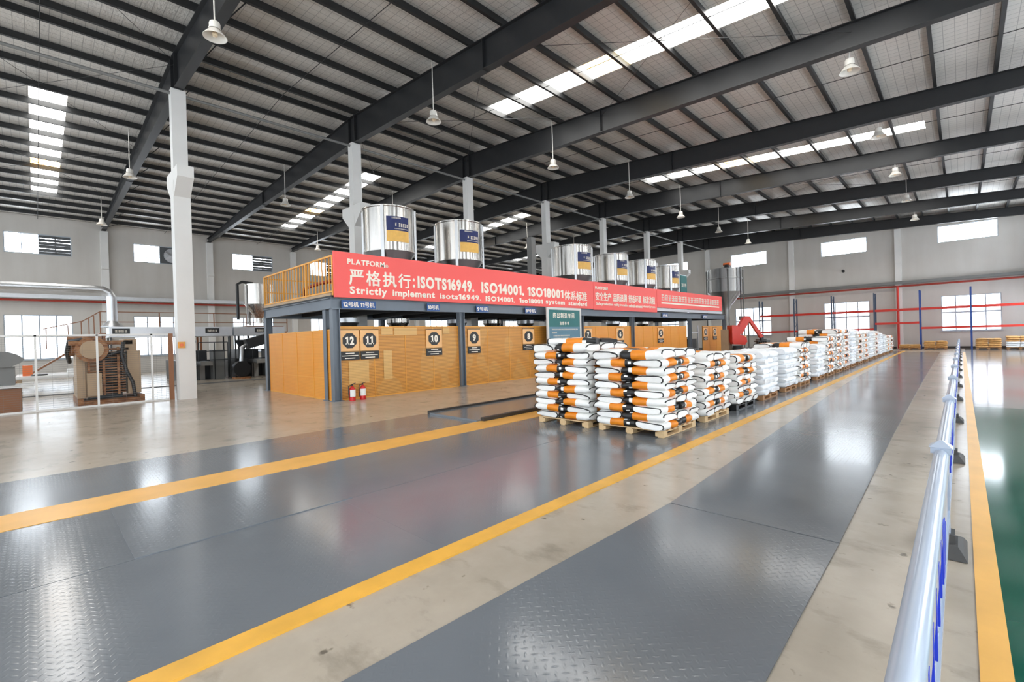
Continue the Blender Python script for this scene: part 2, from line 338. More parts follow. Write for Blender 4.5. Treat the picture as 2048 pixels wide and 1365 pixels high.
# windows: (side, u0, u1, v0, v1, style)
LEFTW, ENDW, RIGHTW = [], [], []
for i in range(8):
    y0 = -1.2 + 6.14 * i; LEFTW.append((y0, y0 + 3.0, 7.8, 9.08, 'hi')); LEFTW.append((y0 - .1, y0 + 2.95, 1.2, 3.98, 'lo'))
for x0 in (-38.3, -30.7, -23.3, -15.9, -8.54, -1.18): ENDW.append((x0, x0 + 3.15, 7.88, 9.1, 'hi'))
for x0 in (-38.0, -30.5, -23.2, -15.6, -8.4, -1.05): ENDW.append((x0, x0 + 3.1, 1.3, 3.9, 'lo'))
for i in range(9):
    y0 = -7.2 + 6.2 * i; RIGHTW.append((y0, y0 + 3.0, 7.4, 8.7, 'hi')); RIGHTW.append((y0, y0 + 3.0, 1.2, 4.0, 'lo'))
struct('wall_left', sheet_with_holes(YN, YF + .3, 0, 10.2, [w[:4] for w in LEFTW], lambda u, v, s: (XL - .3 * s, u, v)), 'wall', 'long pale left wall with two rows of windows')
struct('wall_right', sheet_with_holes(YN, YF + .3, 0, 9.8, [w[:4] for w in RIGHTW], lambda u, v, s: (XR + .3 * s, u, v)), 'wall', 'right wall with two rows of windows')
gab = sheet_with_holes(XL, XR, 0, 9.6, [w[:4] for w in ENDW], lambda u, v, s: (u, YF + .3 * s, v))
gab.prism([(XL, 9.6), (XR, 9.6), (XR, deck_z(XR)), (RIDGE, deck_z(RIDGE)), (XL, deck_z(XL))], lambda u, v, t: (u, YF + .3 * t, v))
struct('wall_end', gab, 'wall', 'pale end wall with two rows of windows')
struct('baseboard_end', bx(XL, XR, YF - .02, YF, 0, .16), 'kick', 'dark skirting along the end wall')
wn = 0
def make_window(side, u0, u1, v0, v1, st, lou):
    global wn; wn += 1
    P = {'L': lambda u, d, v: (XL - .12 + d, u, v), 'R': lambda u, d, v: (XR + .12 - d, u, v), 'E': lambda u, d, v: (u, YF + .12 - d, v)}[side]
    def blk(mb, ua, ub, va, vb, d0, d1, mi=0):
        mb.hexa([P(ua, d0, va), P(ub, d0, va), P(ub, d1, va), P(ua, d1, va), P(ua, d0, vb), P(ub, d0, vb), P(ub, d1, vb), P(ua, d1, vb)], mi)
    root = bpy.data.objects.new('window_%d' % wn, None); COL.objects.link(root); root.location = P((u0 + u1) / 2, 0, v0); root['kind'] = 'structure'
    root['label'] = 'window in the %s wall, %s row' % ({'L': 'left', 'R': 'right', 'E': 'end'}[side], 'upper' if st == 'hi' else 'lower')
    fr = MB(); t = .05; um = (u0 + u1) / 2; ue = um if lou else u1
    blk(fr, u0, u0 + t, v0, v1, 0, .08); blk(fr, u1 - t, u1, v0, v1, 0, .08); blk(fr, u0 + t, u1 - t, v0, v0 + t, 0, .08); blk(fr, u0 + t, u1 - t, v1 - t, v1, 0, .08)
    if st == 'hi':
        for q in ((.25, .5) if lou else (.25, .5, .75)): x = u0 + (u1 - u0) * q; blk(fr, x - .02, x + .02, v0 + t, v1 - t, .01, .05)
    else:
        vm = v0 + (v1 - v0) * .52; blk(fr, u0 + t, u1 - t, vm - .06, vm + .06, 0, .08)
        for q in (.25, .5, .75): x = u0 + (u1 - u0) * q; blk(fr, x - .035, x + .035, v0 + t, v1 - t, .01, .06)
        blk(fr, u0 - .08, u1 + .08, v0 - .06, v0, .02, .22)
    fr.build('window_frame', 'winframe', root)
    pn = MB(); blk(pn, u0, u1, v0, v1, -.03, -.01); pn.build('pane', 'winlow' if st == 'lo' and side != 'R' else 'winpane', root)
    if lou == 1:
        lv = MB(); blk(lv, (ue + u1) / 2 - .03, (ue + u1) / 2 + .03, v0, v1, .03, .06)
        for k in range(6): a = v0 + (v1 - v0) * k / 6; blk(lv, ue, u1, a, a + (v1 - v0) / 6 - (.03 if k in (1, 3, 4) else .004), .0, .02)
        lv.build('louver', 'louver', root)
    if lou == 2:
        lv = MB(); blk(lv, ue, u1, v0, v1, -.005, .01); lv.build('louver', 'louver', root)
        c = P((ue + u1) / 2, .05, (v0 + v1) / 2); f = MB().tube([(c[0] - .04, c[1], c[2]), (c[0] + .06, c[1], c[2])], .52, 20)
        for k in range(5): a = k * 1.2566; f.bar((c[0] + .08, c[1], c[2]), (c[0] + .08, c[1] + .48 * math.cos(a), c[2] + .48 * math.sin(a)), .16, .02, (1, .4, 0))
        f.build('fan', 'galv', root)
for i, w in enumerate(LEFTW): make_window('L', *w, (2 if i == 2 else 1) if w[4] == 'hi' else 0)
for w in ENDW: make_window('E', *w, 0)
for w in RIGHTW: make_window('R', *w, 0)

# roof deck with roof lights let into it
SKYS = []
for yc in (.55, 13.4, 26.2, 37.9):
    for xa, xb in ((-36.1, -23.5), (-13.45, -.95)): SKYS.append((xa, xb, yc - .5, yc + .5))
for nm, a, b in (('left', XL - .3, RIDGE), ('right', RIDGE, XR + .3)):
    hs = [h for h in SKYS if a <= h[0] and h[1] <= b]
    struct('ceiling_' + nm, sheet_with_holes(a, b, YN, YF + .3, hs, lambda u, v, s: (u, v, deck_z(u) + .12 * s)), 'foil', 'silver foil lined roof slope on the %s' % nm)
for xa, xb, ya, yb in SKYS:
    mb = MB(); xs = [xa, -8.95, -7.55, xb] if xb > -15 else [xa, -32.2, -30.9, xb]
    for i in range(3):
        p, q = xs[i], xs[i + 1]; mb.hexa([(p, ya, deck_z(p) + .01), (q, ya, deck_z(q) + .01), (q, yb, deck_z(q) + .01), (p, yb, deck_z(p) + .01), (p, ya, deck_z(p) + .04), (q, ya, deck_z(q) + .04), (q, yb, deck_z(q) + .04), (p, yb, deck_z(p) + .04)], 1 if i == 1 else 0)
    struct('skylight', mb, ['skylight', 'skystain'], 'translucent roof light strip with one yellowed panel', ((xa + xb) / 2, (ya + yb) / 2, deck_z(xa)))
PX = [RIDGE + .3 + 1.44 * i for i in range(16)] + [RIDGE - .5 - 1.45 * i for i in range(17)]
for x in PX:
    if not XL < x < XR: continue
    z = deck_z(x); struct('roof_purlin', bx(x - .035, x + .035, YN, YF, z - .215, z - .012).box(x - .035, x + .06, YN, YF, z - .222, z - .206), 'purlin', 'dark steel roof purlin running the length of the hall', (x, 19, z - .2))
for y in FRAMES:
    mb = MB(); th = .02
    def depth_b(x): return 10.0 - ((x - RIDGE) * .043 if x > RIDGE else (RIDGE - x) * .0105)
    for x0, x1 in ((XL, -30.0), (-30.0, RIDGE), (RIDGE, -9.0), (-9.0, XR)):
        bz = [depth_b(x0), depth_b(x1)]; tz = [raf_top(x0), raf_top(x1)]
        mb.hexa([(x0, y - th, bz[0]), (x1, y - th, bz[1]), (x1, y + th, bz[1]), (x0, y + th, bz[0]), (x0, y - th, tz[0]), (x1, y - th, tz[1]), (x1, y + th, tz[1]), (x0, y + th, tz[0])])
        for z0, z1, d in ((bz[0], bz[1], -.025), (tz[0], tz[1], -.02)):
            mb.hexa([(x0, y - .125, z0 + d), (x1, y - .125, z1 + d), (x1, y + .125, z1 + d), (x0, y + .125, z0 + d), (x0, y - .125, z0), (x1, y - .125, z1), (x1, y + .125, z1), (x0, y + .125, z0)])
    for x in (RIDGE - .25, RIDGE + .25, -10.0, -29.0): mb.box(x - .012, x + .012, y - .12, y + .12, depth_b(x) - .05, raf_top(x))
    for x in PX[1::2]:
        if XL + 1 < x < XR - 1 and 0 < y < 46: mb.bar((x, y + .05, depth_b(x)), (x, y + .75, raf_top(x) + .05), .03, .03)
    struct('roof_beam', mb, 'dark', 'dark tapered steel roof frame spanning the hall', (RIDGE, y, 10))
COLY = [y for y in FRAMES if 0 < y < 45]
for i, y in enumerate(COLY):
    mb = MB().box(RIDGE - .23, RIDGE + .23, y - .23, y + .23, 0, 7.0).box(RIDGE - .17, RIDGE + .17, y - .2, y + .2, 7.0, 9.97)
    mb.prism([(-.8, 7.35), (.8, 7.35), (.8, 7.0), (.25, 6.5), (-.25, 6.5), (-.8, 7.0)], lambda u, v, t: (RIDGE + u, y - .22 + .44 * t, v))
    struct('column', mb, 'white', 'white concrete column with bracket arms carrying a roof frame', (RIDGE, y, 0))
for y in FRAMES[1:-1]:
    mb = MB().box(XL, XL + .3, y - .2, y + .2, 0, 9.65).box(XL, XL + .55, y - .18, y + .18, 7.1, 7.3); struct('column', mb, 'white', 'white pilaster on the left wall', (XL, y, 0))
for x in (-32.8, -25.5, RIDGE, -10.75, -3.45, 3.7):
    struct('column', bx(x - .2, x + .2, YF - .22, YF, 0, depth_b(x) - .05), 'white', 'white pilaster on the end wall', (x, YF, 0))
for a, b in zip(FRAMES[1:], FRAMES[2:]):
    struct('roof_strut', MB().tube([(RIDGE, a + .2, 9.86), (RIDGE, b - .2, 9.86)], .05, 8), 'grey', 'grey steel pipe strut between two column heads', (RIDGE, a, 9.86))
    ym = (a + b) / 2 + (.3 if a > 0 else 0)
    mb = MB().tube([(RIDGE, ym, 11.12), (XR, ym, raf_top(XR) + .02)], .012, 5).tube([(RIDGE, ym, 11.12), (XL, ym, raf_top(XL) + .02)], .012, 5)
    if round(a) in (-3, 10, 28):
        for xa, xb in ((RIDGE, -10), (-10, -2), (RIDGE, -26), (-26, -34)):
            mb.tube([(xa, a, raf_top(xa) - .25), (xb, b, raf_top(xb) - .25)], .008, 4).tube([(xa, b, raf_top(xa) - .25), (xb, a, raf_top(xb) - .25)], .008, 4)
    struct('roof_tie_rod', mb, 'purlin', 'thin steel tie rods under the roof purlins', (RIDGE, ym, 11))

# ------------------------------------------------------------------ lamps hung from the roof
def lamp_proto(loc, label):
    x, y, z = loc; r = thing('pendant_lamp', label, 'lamp', loc, 'pendant lamps under the roof')
    rod = MB().tube([(x, y, z + .3), (x, y, deck_z(x))], .016, 6); rod.build('rod', 'lampwhite', r)
    MB().lathe([(.001, .34), (.1, .34), (.115, .3), (.115, .2), (.13, .19), (.13, .17)], loc, 20).build('housing', 'lampwhite', r)
    MB().lathe([(.1, .18), (.135, .14), (.2, .05), (.235, 0), (.245, -.005), (.245, .005), (.2, .06), (.13, .15)], loc, 24).build('lamp_shade', 'lampwhite', r)
    MB().lathe([(.001, -.0), (.05, .02), (.06, .07), (.035, .14), (.03, .18)], loc, 12).build('bulb', 'bulb', r)
ORD = ['first', 'second', 'third', 'fourth', 'fifth', 'sixth', 'seventh', 'eighth', 'ninth', 'tenth', 'eleventh', 'twelfth', 'thirteenth', 'fourteenth', 'fifteenth', 'sixteenth', 'seventeenth', 'eighteenth', 'nineteenth', 'twentieth']
for x, ys, rowname in ((-12.2, [3.05, 9.2, 15.35, 21.6, 27.7, 33.9, 40.2], 'before the column row'), (-2.1, [15.9, 22.1, 28.2, 34.5, 40.9], 'over the right aisle'), (-24.6, [2.9, 9.05, 15.3, 21.4, 27.4, 33.6], 'just behind the column row'), (-34.9, [2.8, 15.1, 27.4, 39.8], 'nearest the left wall')):
    for i, y in enumerate(ys): lamp_proto((x, y, 8.78), 'white bell-shaped pendant lamp, %s from the camera in the line %s' % (ORD[i], rowname))

# ------------------------------------------------------------------ platform
FX, BX_ = -12.75, -18.35
mz = thing('mezzanine_platform', 'blue-grey steel platform with six-bay front carrying the steel hoppers', 'platform', (FX - 2.8, 21, 0))
POSTY = [5.98, 10.62, 17.9, 22.62, 30.05, 36.2]
def hcol(x, y): return MB().box(x - .1, x + .1, y - .11, y - .09, 0, 2.64).box(x - .1, x + .1, y + .09, y + .11, 0, 2.64).box(x - .012, x + .012, y - .09, y + .09, 0, 2.64).box(x - .15, x + .15, y - .15, y + .15, 0, .02)
for y in POSTY:
    hcol(FX - .1, y).build('post', 'bluegrey', mz); hcol(BX_ + .1, y).build('post', 'bluegrey', mz)
hcol(FX - .55, 5.98).build('post', 'bluegrey', mz)
def ibeam(a, b, w=.16): return MB().bar(a, b, .02, .3).bar((a[0], a[1], a[2] + .15), (b[0], b[1], b[2] + .15), w, .022).bar((a[0], a[1], a[2] - .15), (b[0], b[1], b[2] - .15), w, .022)
ibeam((FX - .08, 5.86, 2.8), (FX - .08, 36.3, 2.8)).build('edge_beam', 'bluegrey', mz); ibeam((BX_ + .08, 5.86, 2.8), (BX_ + .08, 36.3, 2.8)).build('edge_beam', 'bluegrey', mz)
ibeam((FX - .1, 5.9, 2.8), (BX_ + .1, 5.9, 2.8)).build('end_beam', 'bluegrey', mz); ibeam((FX - .1, 36.25, 2.8), (BX_ + .1, 36.25, 2.8)).build('end_beam', 'bluegrey', mz)
j = MB()
for k in range(20): j.box(BX_ + .1, FX - .15, 7.2 + 1.5 * k, 7.28 + 1.5 * k, 2.7, 2.95)
j.build('joists', 'deckdark', mz); bx(BX_, FX + .02, 5.85, 36.32, 2.962, 3.02).build('deck', 'deckdark', mz)
MB().box(BX_ + .05, FX - .05, 5.86, 5.9, 3.02, 3.1).build('toe_board', 'beige', mz)
rl = MB(); n = 24
for zz, ss in ((4.15, .05), (3.14, .045)): rl.bar((BX_ + .02, 5.92, zz), (FX, 5.92, zz), ss, ss)
for k in range(n + 1):
    x = BX_ + .02 + (FX - BX_ - .02) * k / n; rl.bar((x, 5.92, 3.02 if k % 8 == 0 or k % 4 == 0 else 3.14), (x, 5.92, 4.15), .06 if k % 8 == 0 else .028, .06 if k % 8 == 0 else .028)
rl.build('railing', 'railing', mz)
rl = MB()
for zz in (4.1, 3.6, 3.14): rl.bar((BX_ + .02, 5.92, zz), (BX_ + .02, 36.2, zz), .04, .04)
for k in range(21): rl.bar((BX_ + .02, 5.92 + 1.51 * k, 3.0), (BX_ + .02, 5.92 + 1.51 * k, 4.1), .04, .04)
rl.build('railing', 'railing', mz)
# partitions below the platform
def partition(x0, x1, y0, y1, h, mat, label):
    t = thing('partition_panel', label, 'partition', ((x0 + x1) / 2, (y0 + y1) / 2, 0), 'orange partition panels under the platform')
    bx(x0, x1, y0, y1, .03, h).build('mesh_panel', mat, t); f = MB(); s = .012
    yz = (y1 - y0) > (x1 - x0); L = (y1 - y0) if yz else (x1 - x0); nn = max(2, round(L / 1.2))
    for k in range(nn + 1):
        if yz: yy = y0 + L * k / nn; f.box(x0 - s, x1 + s, max(y0, yy - .011), min(y1, yy + .011), 0, h + .01)
        else: xx = x0 + L * k / nn; f.box(max(x0, xx - .02), min(x1, xx + .02), y0 - s, y1 + s, 0, h + .01)
    for z in ((.0, .04), (h * .31, h * .31 + .02), (h - .02, h + .015)): f.box(x0 - s, x1 + s, y0 - s, y1 + s, *z)
    f.build('frame', 'railing', t)
P0, P1 = FX - .14, FX - .11
partition(P0, P1, 6.1, 10.5, 2.13, 'part_a', 'orange mesh partition bearing signs 12, 11 and 10, behind the extinguishers')
partition(P0, P1, 10.74, 17.78, 2.13, 'part_a', 'orange mesh partition bearing signs 9 and 8')
partition(P0, P1, 18.02, 22.5, 2.13, 'part_b', 'orange partition bearing signs 7 and 6')
partition(P0, P1, 22.74, 29.6, 2.13, 'part_b', 'orange partition bearing sign 5')
partition(P0, P1, 32.2, 35.9, 2.13, 'part_b', 'orange partition at the far end of the platform bearing signs 4 and 3')
partition(BX_ + .35, FX - .25, 5.92, 5.95, 2.05, 'part_b', 'plain orange partition closing the near end of the platform')
for y0, y1, z0, z1, lb in ((6.36, 7.0, .45, 1.12, 'large square tan cardboard sheet on the mesh under signs 12 and 11'), (7.5, 7.8, .5, 1.4, 'narrow tan cardboard strip on the mesh right of sign 11'), (7.9, 8.75, 1.86, 2.1, 'long tan cardboard strip along the mesh top, left of sign 10'), (7.45, 7.85, 1.88, 2.11, 'short tan cardboard piece along the mesh top, right of sign 11'), (9.82, 10.1, 1.88, 2.1, 'small tan cardboard piece at the mesh top right of sign 10')):
    tag(bx(P1 + .013, P1 + .018, y0, y1, z0, z1).build('cardboard_sheet', 'card', None, (P1, (y0 + y1) / 2, z0)), lb, 'cardboard', 'cardboard sheets on the orange mesh')
# banners
R_, U_ = (0, 1, 0), (0, 0, 1)
def banner(y0, y1, z0, z1, label):
    t = thing('banner', label, 'banner', (FX + .12, (y0 + y1) / 2, z0), 'red slogan banners along the platform edge'); bx(FX + .06, FX + .12, y0, y1, z0, z1).build('sheet', 'red_banner', t)
    return t
FZ = FX + .121
def letter(t, txt, y0, z0, w, h, bold=.03):
    mb = MB(); put_text(mb, txt, (FZ, y0, z0), R_, U_, w, h, bold); mb.build('lettering', 'letters', t)
t = banner(5.9, 18.68, 2.965, 4.27, 'long red banner on the platform edge with large ISO lettering')
for a in (('PLATFORM', 6.3, 3.93, 1.2, .16), ('®', 7.52, 3.93, .1, .1, 0), ('严', 6.33, 3.34, .47, .45), ('格', 6.87, 3.34, .48, .46), ('执', 7.42, 3.34, .48, .46), ('行', 7.96, 3.34, .46, .45), (':', 8.5, 3.38, .07, .3),
          ('ISOTS16949.', 8.68, 3.36, 2.42, .42, .045), ('ISO14001.', 11.46, 3.36, 2.3, .41, .045), ('1SO18001', 13.98, 3.35, 2.35, .4, .045), ('体系标准', 16.42, 3.3, 1.72, .43, .02),
          ('Strictly', 6.35, 3.01, 1.2, .29), ('implement', 7.75, 3.01, 1.6, .28), ('isots16949.', 9.56, 3.07, 1.86, .2), ('ISO14001.', 11.66, 3.07, 1.55, .19), ('1so18001', 13.47, 3.07, 1.44, .19), ('system', 15.12, 3.03, 1.3, .23), ('standard', 16.7, 3.07, 1.42, .2)): letter(t, *a)
t = banner(18.7, 25.15, 2.93, 4.28, 'red banner of middle length right of the ISO banner')
for a in (('PLATFORM', 18.85, 3.93, 1.1, .14), ('安全生产', 18.85, 3.38, 1.4, .42, .02), ('品质追溯', 20.42, 3.38, 1.34, .42, .02), ('舒适环境', 21.94, 3.38, 1.34, .42, .02), ('标准流程', 23.48, 3.38, 1.4, .42, .02),
          ('Safe production', 18.9, 3.13, 1.5, .17, .02), ('quality traceable', 20.5, 3.13, 1.3, .17, .02), ('comfortable environment', 21.95, 3.13, 1.45, .17, .02), ('standard process', 23.5, 3.13, 1.4, .17, .02)): letter(t, *a)
t = banner(25.17, 35.3, 3.22, 4.29, 'red banner at the far right end of the platform edge')
rn = random.Random(3); mb = MB(); pseudo(mb, (FZ, 25.7, 3.64), R_, U_, 9.05, .38, 20, rn); mb.build('lettering', 'letters', t); mb = MB(); strip(mb, (FZ, 25.7, 3.46), R_, U_, 9.05, .09); mb.build('lettering', 'letters', t)
tag(bx(FX + .03, FX + .1, 25.2, 35.35, 3.03, 3.19).build('fascia_strip', 'galv', None, (FX, 30, 3.03)), 'grey metal fascia strip under the far right banner', 'strip')
# small blue signs on the beam
for y0, y1, txt, lb in ((6.14, 7.22, '12号机 11号机', '12 and 11, at the near corner'), (9.1, 9.62, '10号机', '10'), (11.28, 11.9, '9号机', '9'), (13.92, 14.6, '8号机', '8'), (26.0, 26.7, '5号机', '5, on a far bay'), (32.0, 32.7, '4号机', '4, on the farthest bay')):
    t = thing('beam_sign', 'blue machine sign on the platform beam, number %s' % lb, 'sign', (FX + .03, (y0 + y1) / 2, 2.67), 'blue machine signs on the platform beam'); bx(FX + .012, FX + .022, y0, y1, 2.665, 2.895).build('board', 'royal', t)
    mb = MB(); put_text(mb, txt, (FX + .0225, y0 + .04, 2.7), R_, U_, y1 - y0 - .08, .16, .03, 0, .006); mb.build('lettering', 'letters', t)
# number boards
for y0, y1, num in ((6.1, 6.7, '12'), (6.74, 7.34, '11'), (9.1, 9.75, '10'), (10.92, 11.52, '9'), (13.85, 14.55, '8'), (18.1, 18.78, '7'), (21.0, 21.72, '6'), (25.55, 26.3, '5'), (32.3, 33.0, '4'), (34.0, 34.7, '3')):
    t = thing('number_sign', 'tan sign with number %s in a dark octagon, hung on the orange partition' % num, 'sign', (FX - .06, (y0 + y1) / 2, 1.15), 'numbered machine signs on the partitions'); xs = FX - .09; w = y1 - y0; yc = (y0 + y1) / 2
    bx(xs, xs + .015, y0, y1, 1.42, 2.03).build('board', 'tan', t); mb = bx(xs, xs + .018, y0, y1, 1.16, 1.4).box(xs, xs + .02, y0, y1, 2.03, 2.05)
    mb.prism([(yc + w * .385 * math.cos(a), 1.725 + .235 * math.sin(a)) for a in [math.pi / 8 + k * math.pi / 4 for k in range(8)]], lambda u, v, q: (xs + .015 + .006 * q, u, v)); mb.build('dark_field', 'black', t)
    mb = MB(); nw = w * (.44 if len(num) > 1 else .25); put_text(mb, num, (xs + .022, yc - nw / 2, 1.6), R_, U_, nw, .25, .05, 0, .006, True)
    strip(mb, (xs + .018, yc - w * .22, 1.345), R_, U_, w * .44, .022); strip(mb, (xs + .018, yc - w * .42, 1.275), R_, U_, w * .84, .02); strip(mb, (xs + .018, yc - w * .26, 1.2), R_, U_, w * .52, .024); mb.build('lettering', 'letters', t)
# hoppers on the platform
def hopper(y, r, label, ztop=6.28, x=-14.5, zb=4.78, tags=True):
    t = thing('steel_hopper', label, 'hopper', (x, y, 3.02), 'steel hoppers on the platform'); c = (x, y, 0)
    MB().lathe([(r - .03, ztop - .03), (r - .03, ztop), (r + .035, ztop + .01), (r + .035, ztop - .03), (r, ztop - .05), (r, zb + .03), (r + .025, zb + .02), (r + .025, zb - .015), (r, zb - .02)], c, 48).build('drum', 'steel', t)
    MB().lathe([(r, zb - .02), (.2, zb - .95), (.2, zb - 1.15)], c, 40).build('cone', 'dullsteel', t)
    bx(x - .2, x + .2, y - .2, y + .2, 3.02, zb - 1.1).build('outlet', 'galv', t)
    MB().lathe([(.001, ztop - .08), (r - .03, ztop - .06)], c, 32).build('lid', 'dullsteel', t)
    for k in range(4):
        a = math.radians(-45 + 90 * k); px, py = x + (r + .045) * math.cos(a), y + (r + .045) * math.sin(a)
        MB().bar((px, py, 3.02), (px, py, ztop - .02), .1, .06, (math.cos(a), math.sin(a), 0)).build('leg', 'galv', t)
    br = MB()
    for k in range(4):
        a = math.radians(90 * k); a2 = math.radians(-45 + 90 * k); br.bar((x + (r + .05) * math.cos(a2), y + (r + .05) * math.sin(a2), 3.9), (x + r * .75 * math.cos(a), y + r * .75 * math.sin(a), 4.45), .03, .03)
    br.build('brace', 'galv', t)
    if tags:
        A0, A1 = math.radians(-37), math.radians(15); rr = r + .012
        lb = MB().lathe([(rr, 5.42), (rr, 5.9)], c, 12, 0, True, A0, A1); lb.lathe([(rr, 5.05), (rr, 5.42)], c, 12, 1, True, A0, A1); lo = lb.build('label', ['navy', 'gold'], t)
        mb = MB(); rn = random.Random(int(y * 7))
        for (a0, z0, n_, h_, da) in ((.2, 5.82, 8, .05, .045), (.32, 5.58, 1, .1, .08), (.46, 5.55, 5, .13, .085), (.3, 5.47, 12, .03, .048)):
            for k in range(n_):
                a = A0 + a0 + k * da; p = Vector((x + (rr + .004) * math.cos(a), y + (rr + .004) * math.sin(a), z0)); pseudo(mb, p, (-math.sin(a), math.cos(a), 0), U_, da * rr * .9, h_, 1, rn, 0, .002)
        mb.build('lettering', 'letters', lo)
for y, r, lb in ((8.84, .88, 'steel hopper nearest the platform corner, before the second white column'), (12.02, .92, 'second steel hopper from the near end of the platform'), (19.6, 1.0, 'third steel hopper along the platform, beyond the wide gap'), (23.35, .92, 'fourth steel hopper along the platform'), (26.8, .9, 'fifth steel hopper along the platform'), (30.35, .8, 'farthest steel hopper standing on the platform')):
    hopper(y, r, lb)
t = thing('deck_sign', 'small green sign board standing on the platform beyond the last hopper', 'sign', (-14.0, 32.0, 3.02)); bx(-14.03, -14.0, 31.5, 32.5, 4.3, 5.75).build('board', 'teal', t); bx(-14.06, -14.03, 31.5, 32.5, 3.02, 5.8).build('support', 'galv', t)
mb = MB(); pseudo(mb, (-13.998, 31.6, 4.95), R_, U_, .8, .25, 3, random.Random(4)); mb.build('lettering', 'letters', t)
tag(bx(-15.3, -15.0, 17.0, 17.3, 3.02, 6.6).build('riser_duct', 'grey', None, (-15.15, 17.25, 3.02)), 'tall grey box duct rising beside the third hopper', 'duct')
tag(MB().tube([(-16.5, 6.6, 3.02), (-16.5, 6.6, 3.6), (-15.2, 6.6, 3.65), (-13.6, 6.6, 3.65)], .06, 8).build('pipe', 'pipered', None, (-16.5, 6.6, 3.02)), 'short dark red pipe standing on the platform behind the yellow railing', 'pipe')
# things seen over the partitions
rn = random.Random(11)
for k, (y, w) in enumerate(((7.4, 1.2), (9.4, .9), (12.2, 1.3), (14.2, 1.1), (16.4, 1.0), (20.2, 1.4), (24.2, 1.4), (27.8, 1.5))):
    t = thing('extruder', 'dark extruder with feed hopper under the platform, %s from the near end' % ORD[k], 'machine', (-15.6, y, 0), 'extruders under the platform')
    bx(-17.2, -14.2, y - w / 2, y + w / 2, 0, 1.3).box(-16.6, -15.2, y - w * .35, y + w * .35, 1.3, 1.75).build('body', 'darkmach', t)
    MB().lathe([(.12, 1.75), (.12, 1.95), (.42, 2.35), (.42, 2.5)], (-15.0, y, 0), 20).build('feed_hopper', 'steel' if k % 2 else 'galv', t)
    bx(-14.3, -13.8, y - .25, y + .25, 0, 1.5).build('control_box', 'grey', t)
t = thing('filling_machine', 'open steel machine frame in the gap between the far orange partitions', 'frame', (-13.3, 30.9, 0)); mb = MB()
for y in (30.35, 31.6):
    for x in (-12.95, -13.8): mb.box(x - .03, x + .03, y - .03, y + .03, 0, 2.2)
for z in (.6, 1.7): mb.bar((-12.95, 30.35, z), (-12.95, 31.6, z), .05, .05); mb.bar((-13.8, 30.35, z), (-13.8, 31.6, z), .05, .05)
mb.build('frame', 'galv', t); bx(-13.7, -13.0, 30.5, 31.5, .02, 1.3).build('machine_body', 'darkmach', t)
# notice board
t = thing('notice_board', 'tall green notice board with white frame before the platform', 'notice board', (-12.4, 16.1, 0)); x = -12.4; y0, y1 = 14.9, 17.3
mb = bx(x - .05, x + .02, y0, y0 + .1, .0, 2.93).box(x - .05, x + .02, y1 - .1, y1, .0, 2.93).box(x - .05, x + .02, y0 + .1, y1 - .1, 2.83, 2.93).box(x - .05, x + .02, y0 + .1, y1 - .1, .25, .35); mb.build('frame', 'white', t)
bx(x - .03, x, y0 + .1, y1 - .1, .35, 2.1).build('board', 'slate', t); bx(x - .03, x, y0 + .1, y1 - .1, 2.1, 2.83).build('header', 'teal', t)
mb = MB(); put_text(mb, '挤 出 制 造 车 间', (x + .001, 15.3, 2.47), R_, U_, 1.5, .24, .02, 0, .004); put_text(mb, '注 意 事 项', (x + .001, 15.75, 2.18), R_, U_, .65, .15, .02, 0, .004)
rn = random.Random(5)
for k, (a, w) in enumerate(((.2, 1.85), (.2, .35), (.3, 1.15), (.3, 1.1), (.3, .85), (.3, .75), (.3, 1.4), (.3, .65), (.3, 1.1), (.25, .35), (.3, .5), (.3, 1.2), (.3, .9))): pseudo(mb, (x + .001, y0 + .1 + a, 1.95 - .13 * k), R_, U_, w, .065, int(w * 12) + 1, rn, 0, .003)
mb.build('lettering', 'letters', t)
# extinguishers
for y, lb in ((6.3, 'left of the pair by the corner post'), (6.62, 'right of the pair by the corner post')):
    x = -12.55; t = thing('fire_extinguisher', 'red fire extinguisher with white label, %s' % lb, 'fire extinguisher', (x, y, 0), 'fire extinguishers by the orange partition'); c = (x, y, 0)
    MB().lathe([(.001, 0), (.085, 0), (.085, .33), (.07, .37), (.03, .4), (.03, .43)], c, 20).build('cylinder', 'extred', t); MB().lathe([(.0865, .12), (.0865, .32)], c, 14, 0, True, -1.3, 1.3).build('label', 'paper', t)
    MB().tube([(x, y, .42), (x, y, .47)], .022, 10).bar((x, y - .02, .47), (x, y + .1, .5), .02, .015).build('valve', 'black', t); MB().tube([(x, y - .03, .45), (x, y - .11, .42), (x + .02, y - .125, .25), (x + .02, y - .11, .1)], .014, 8).build('hose', 'black', t)

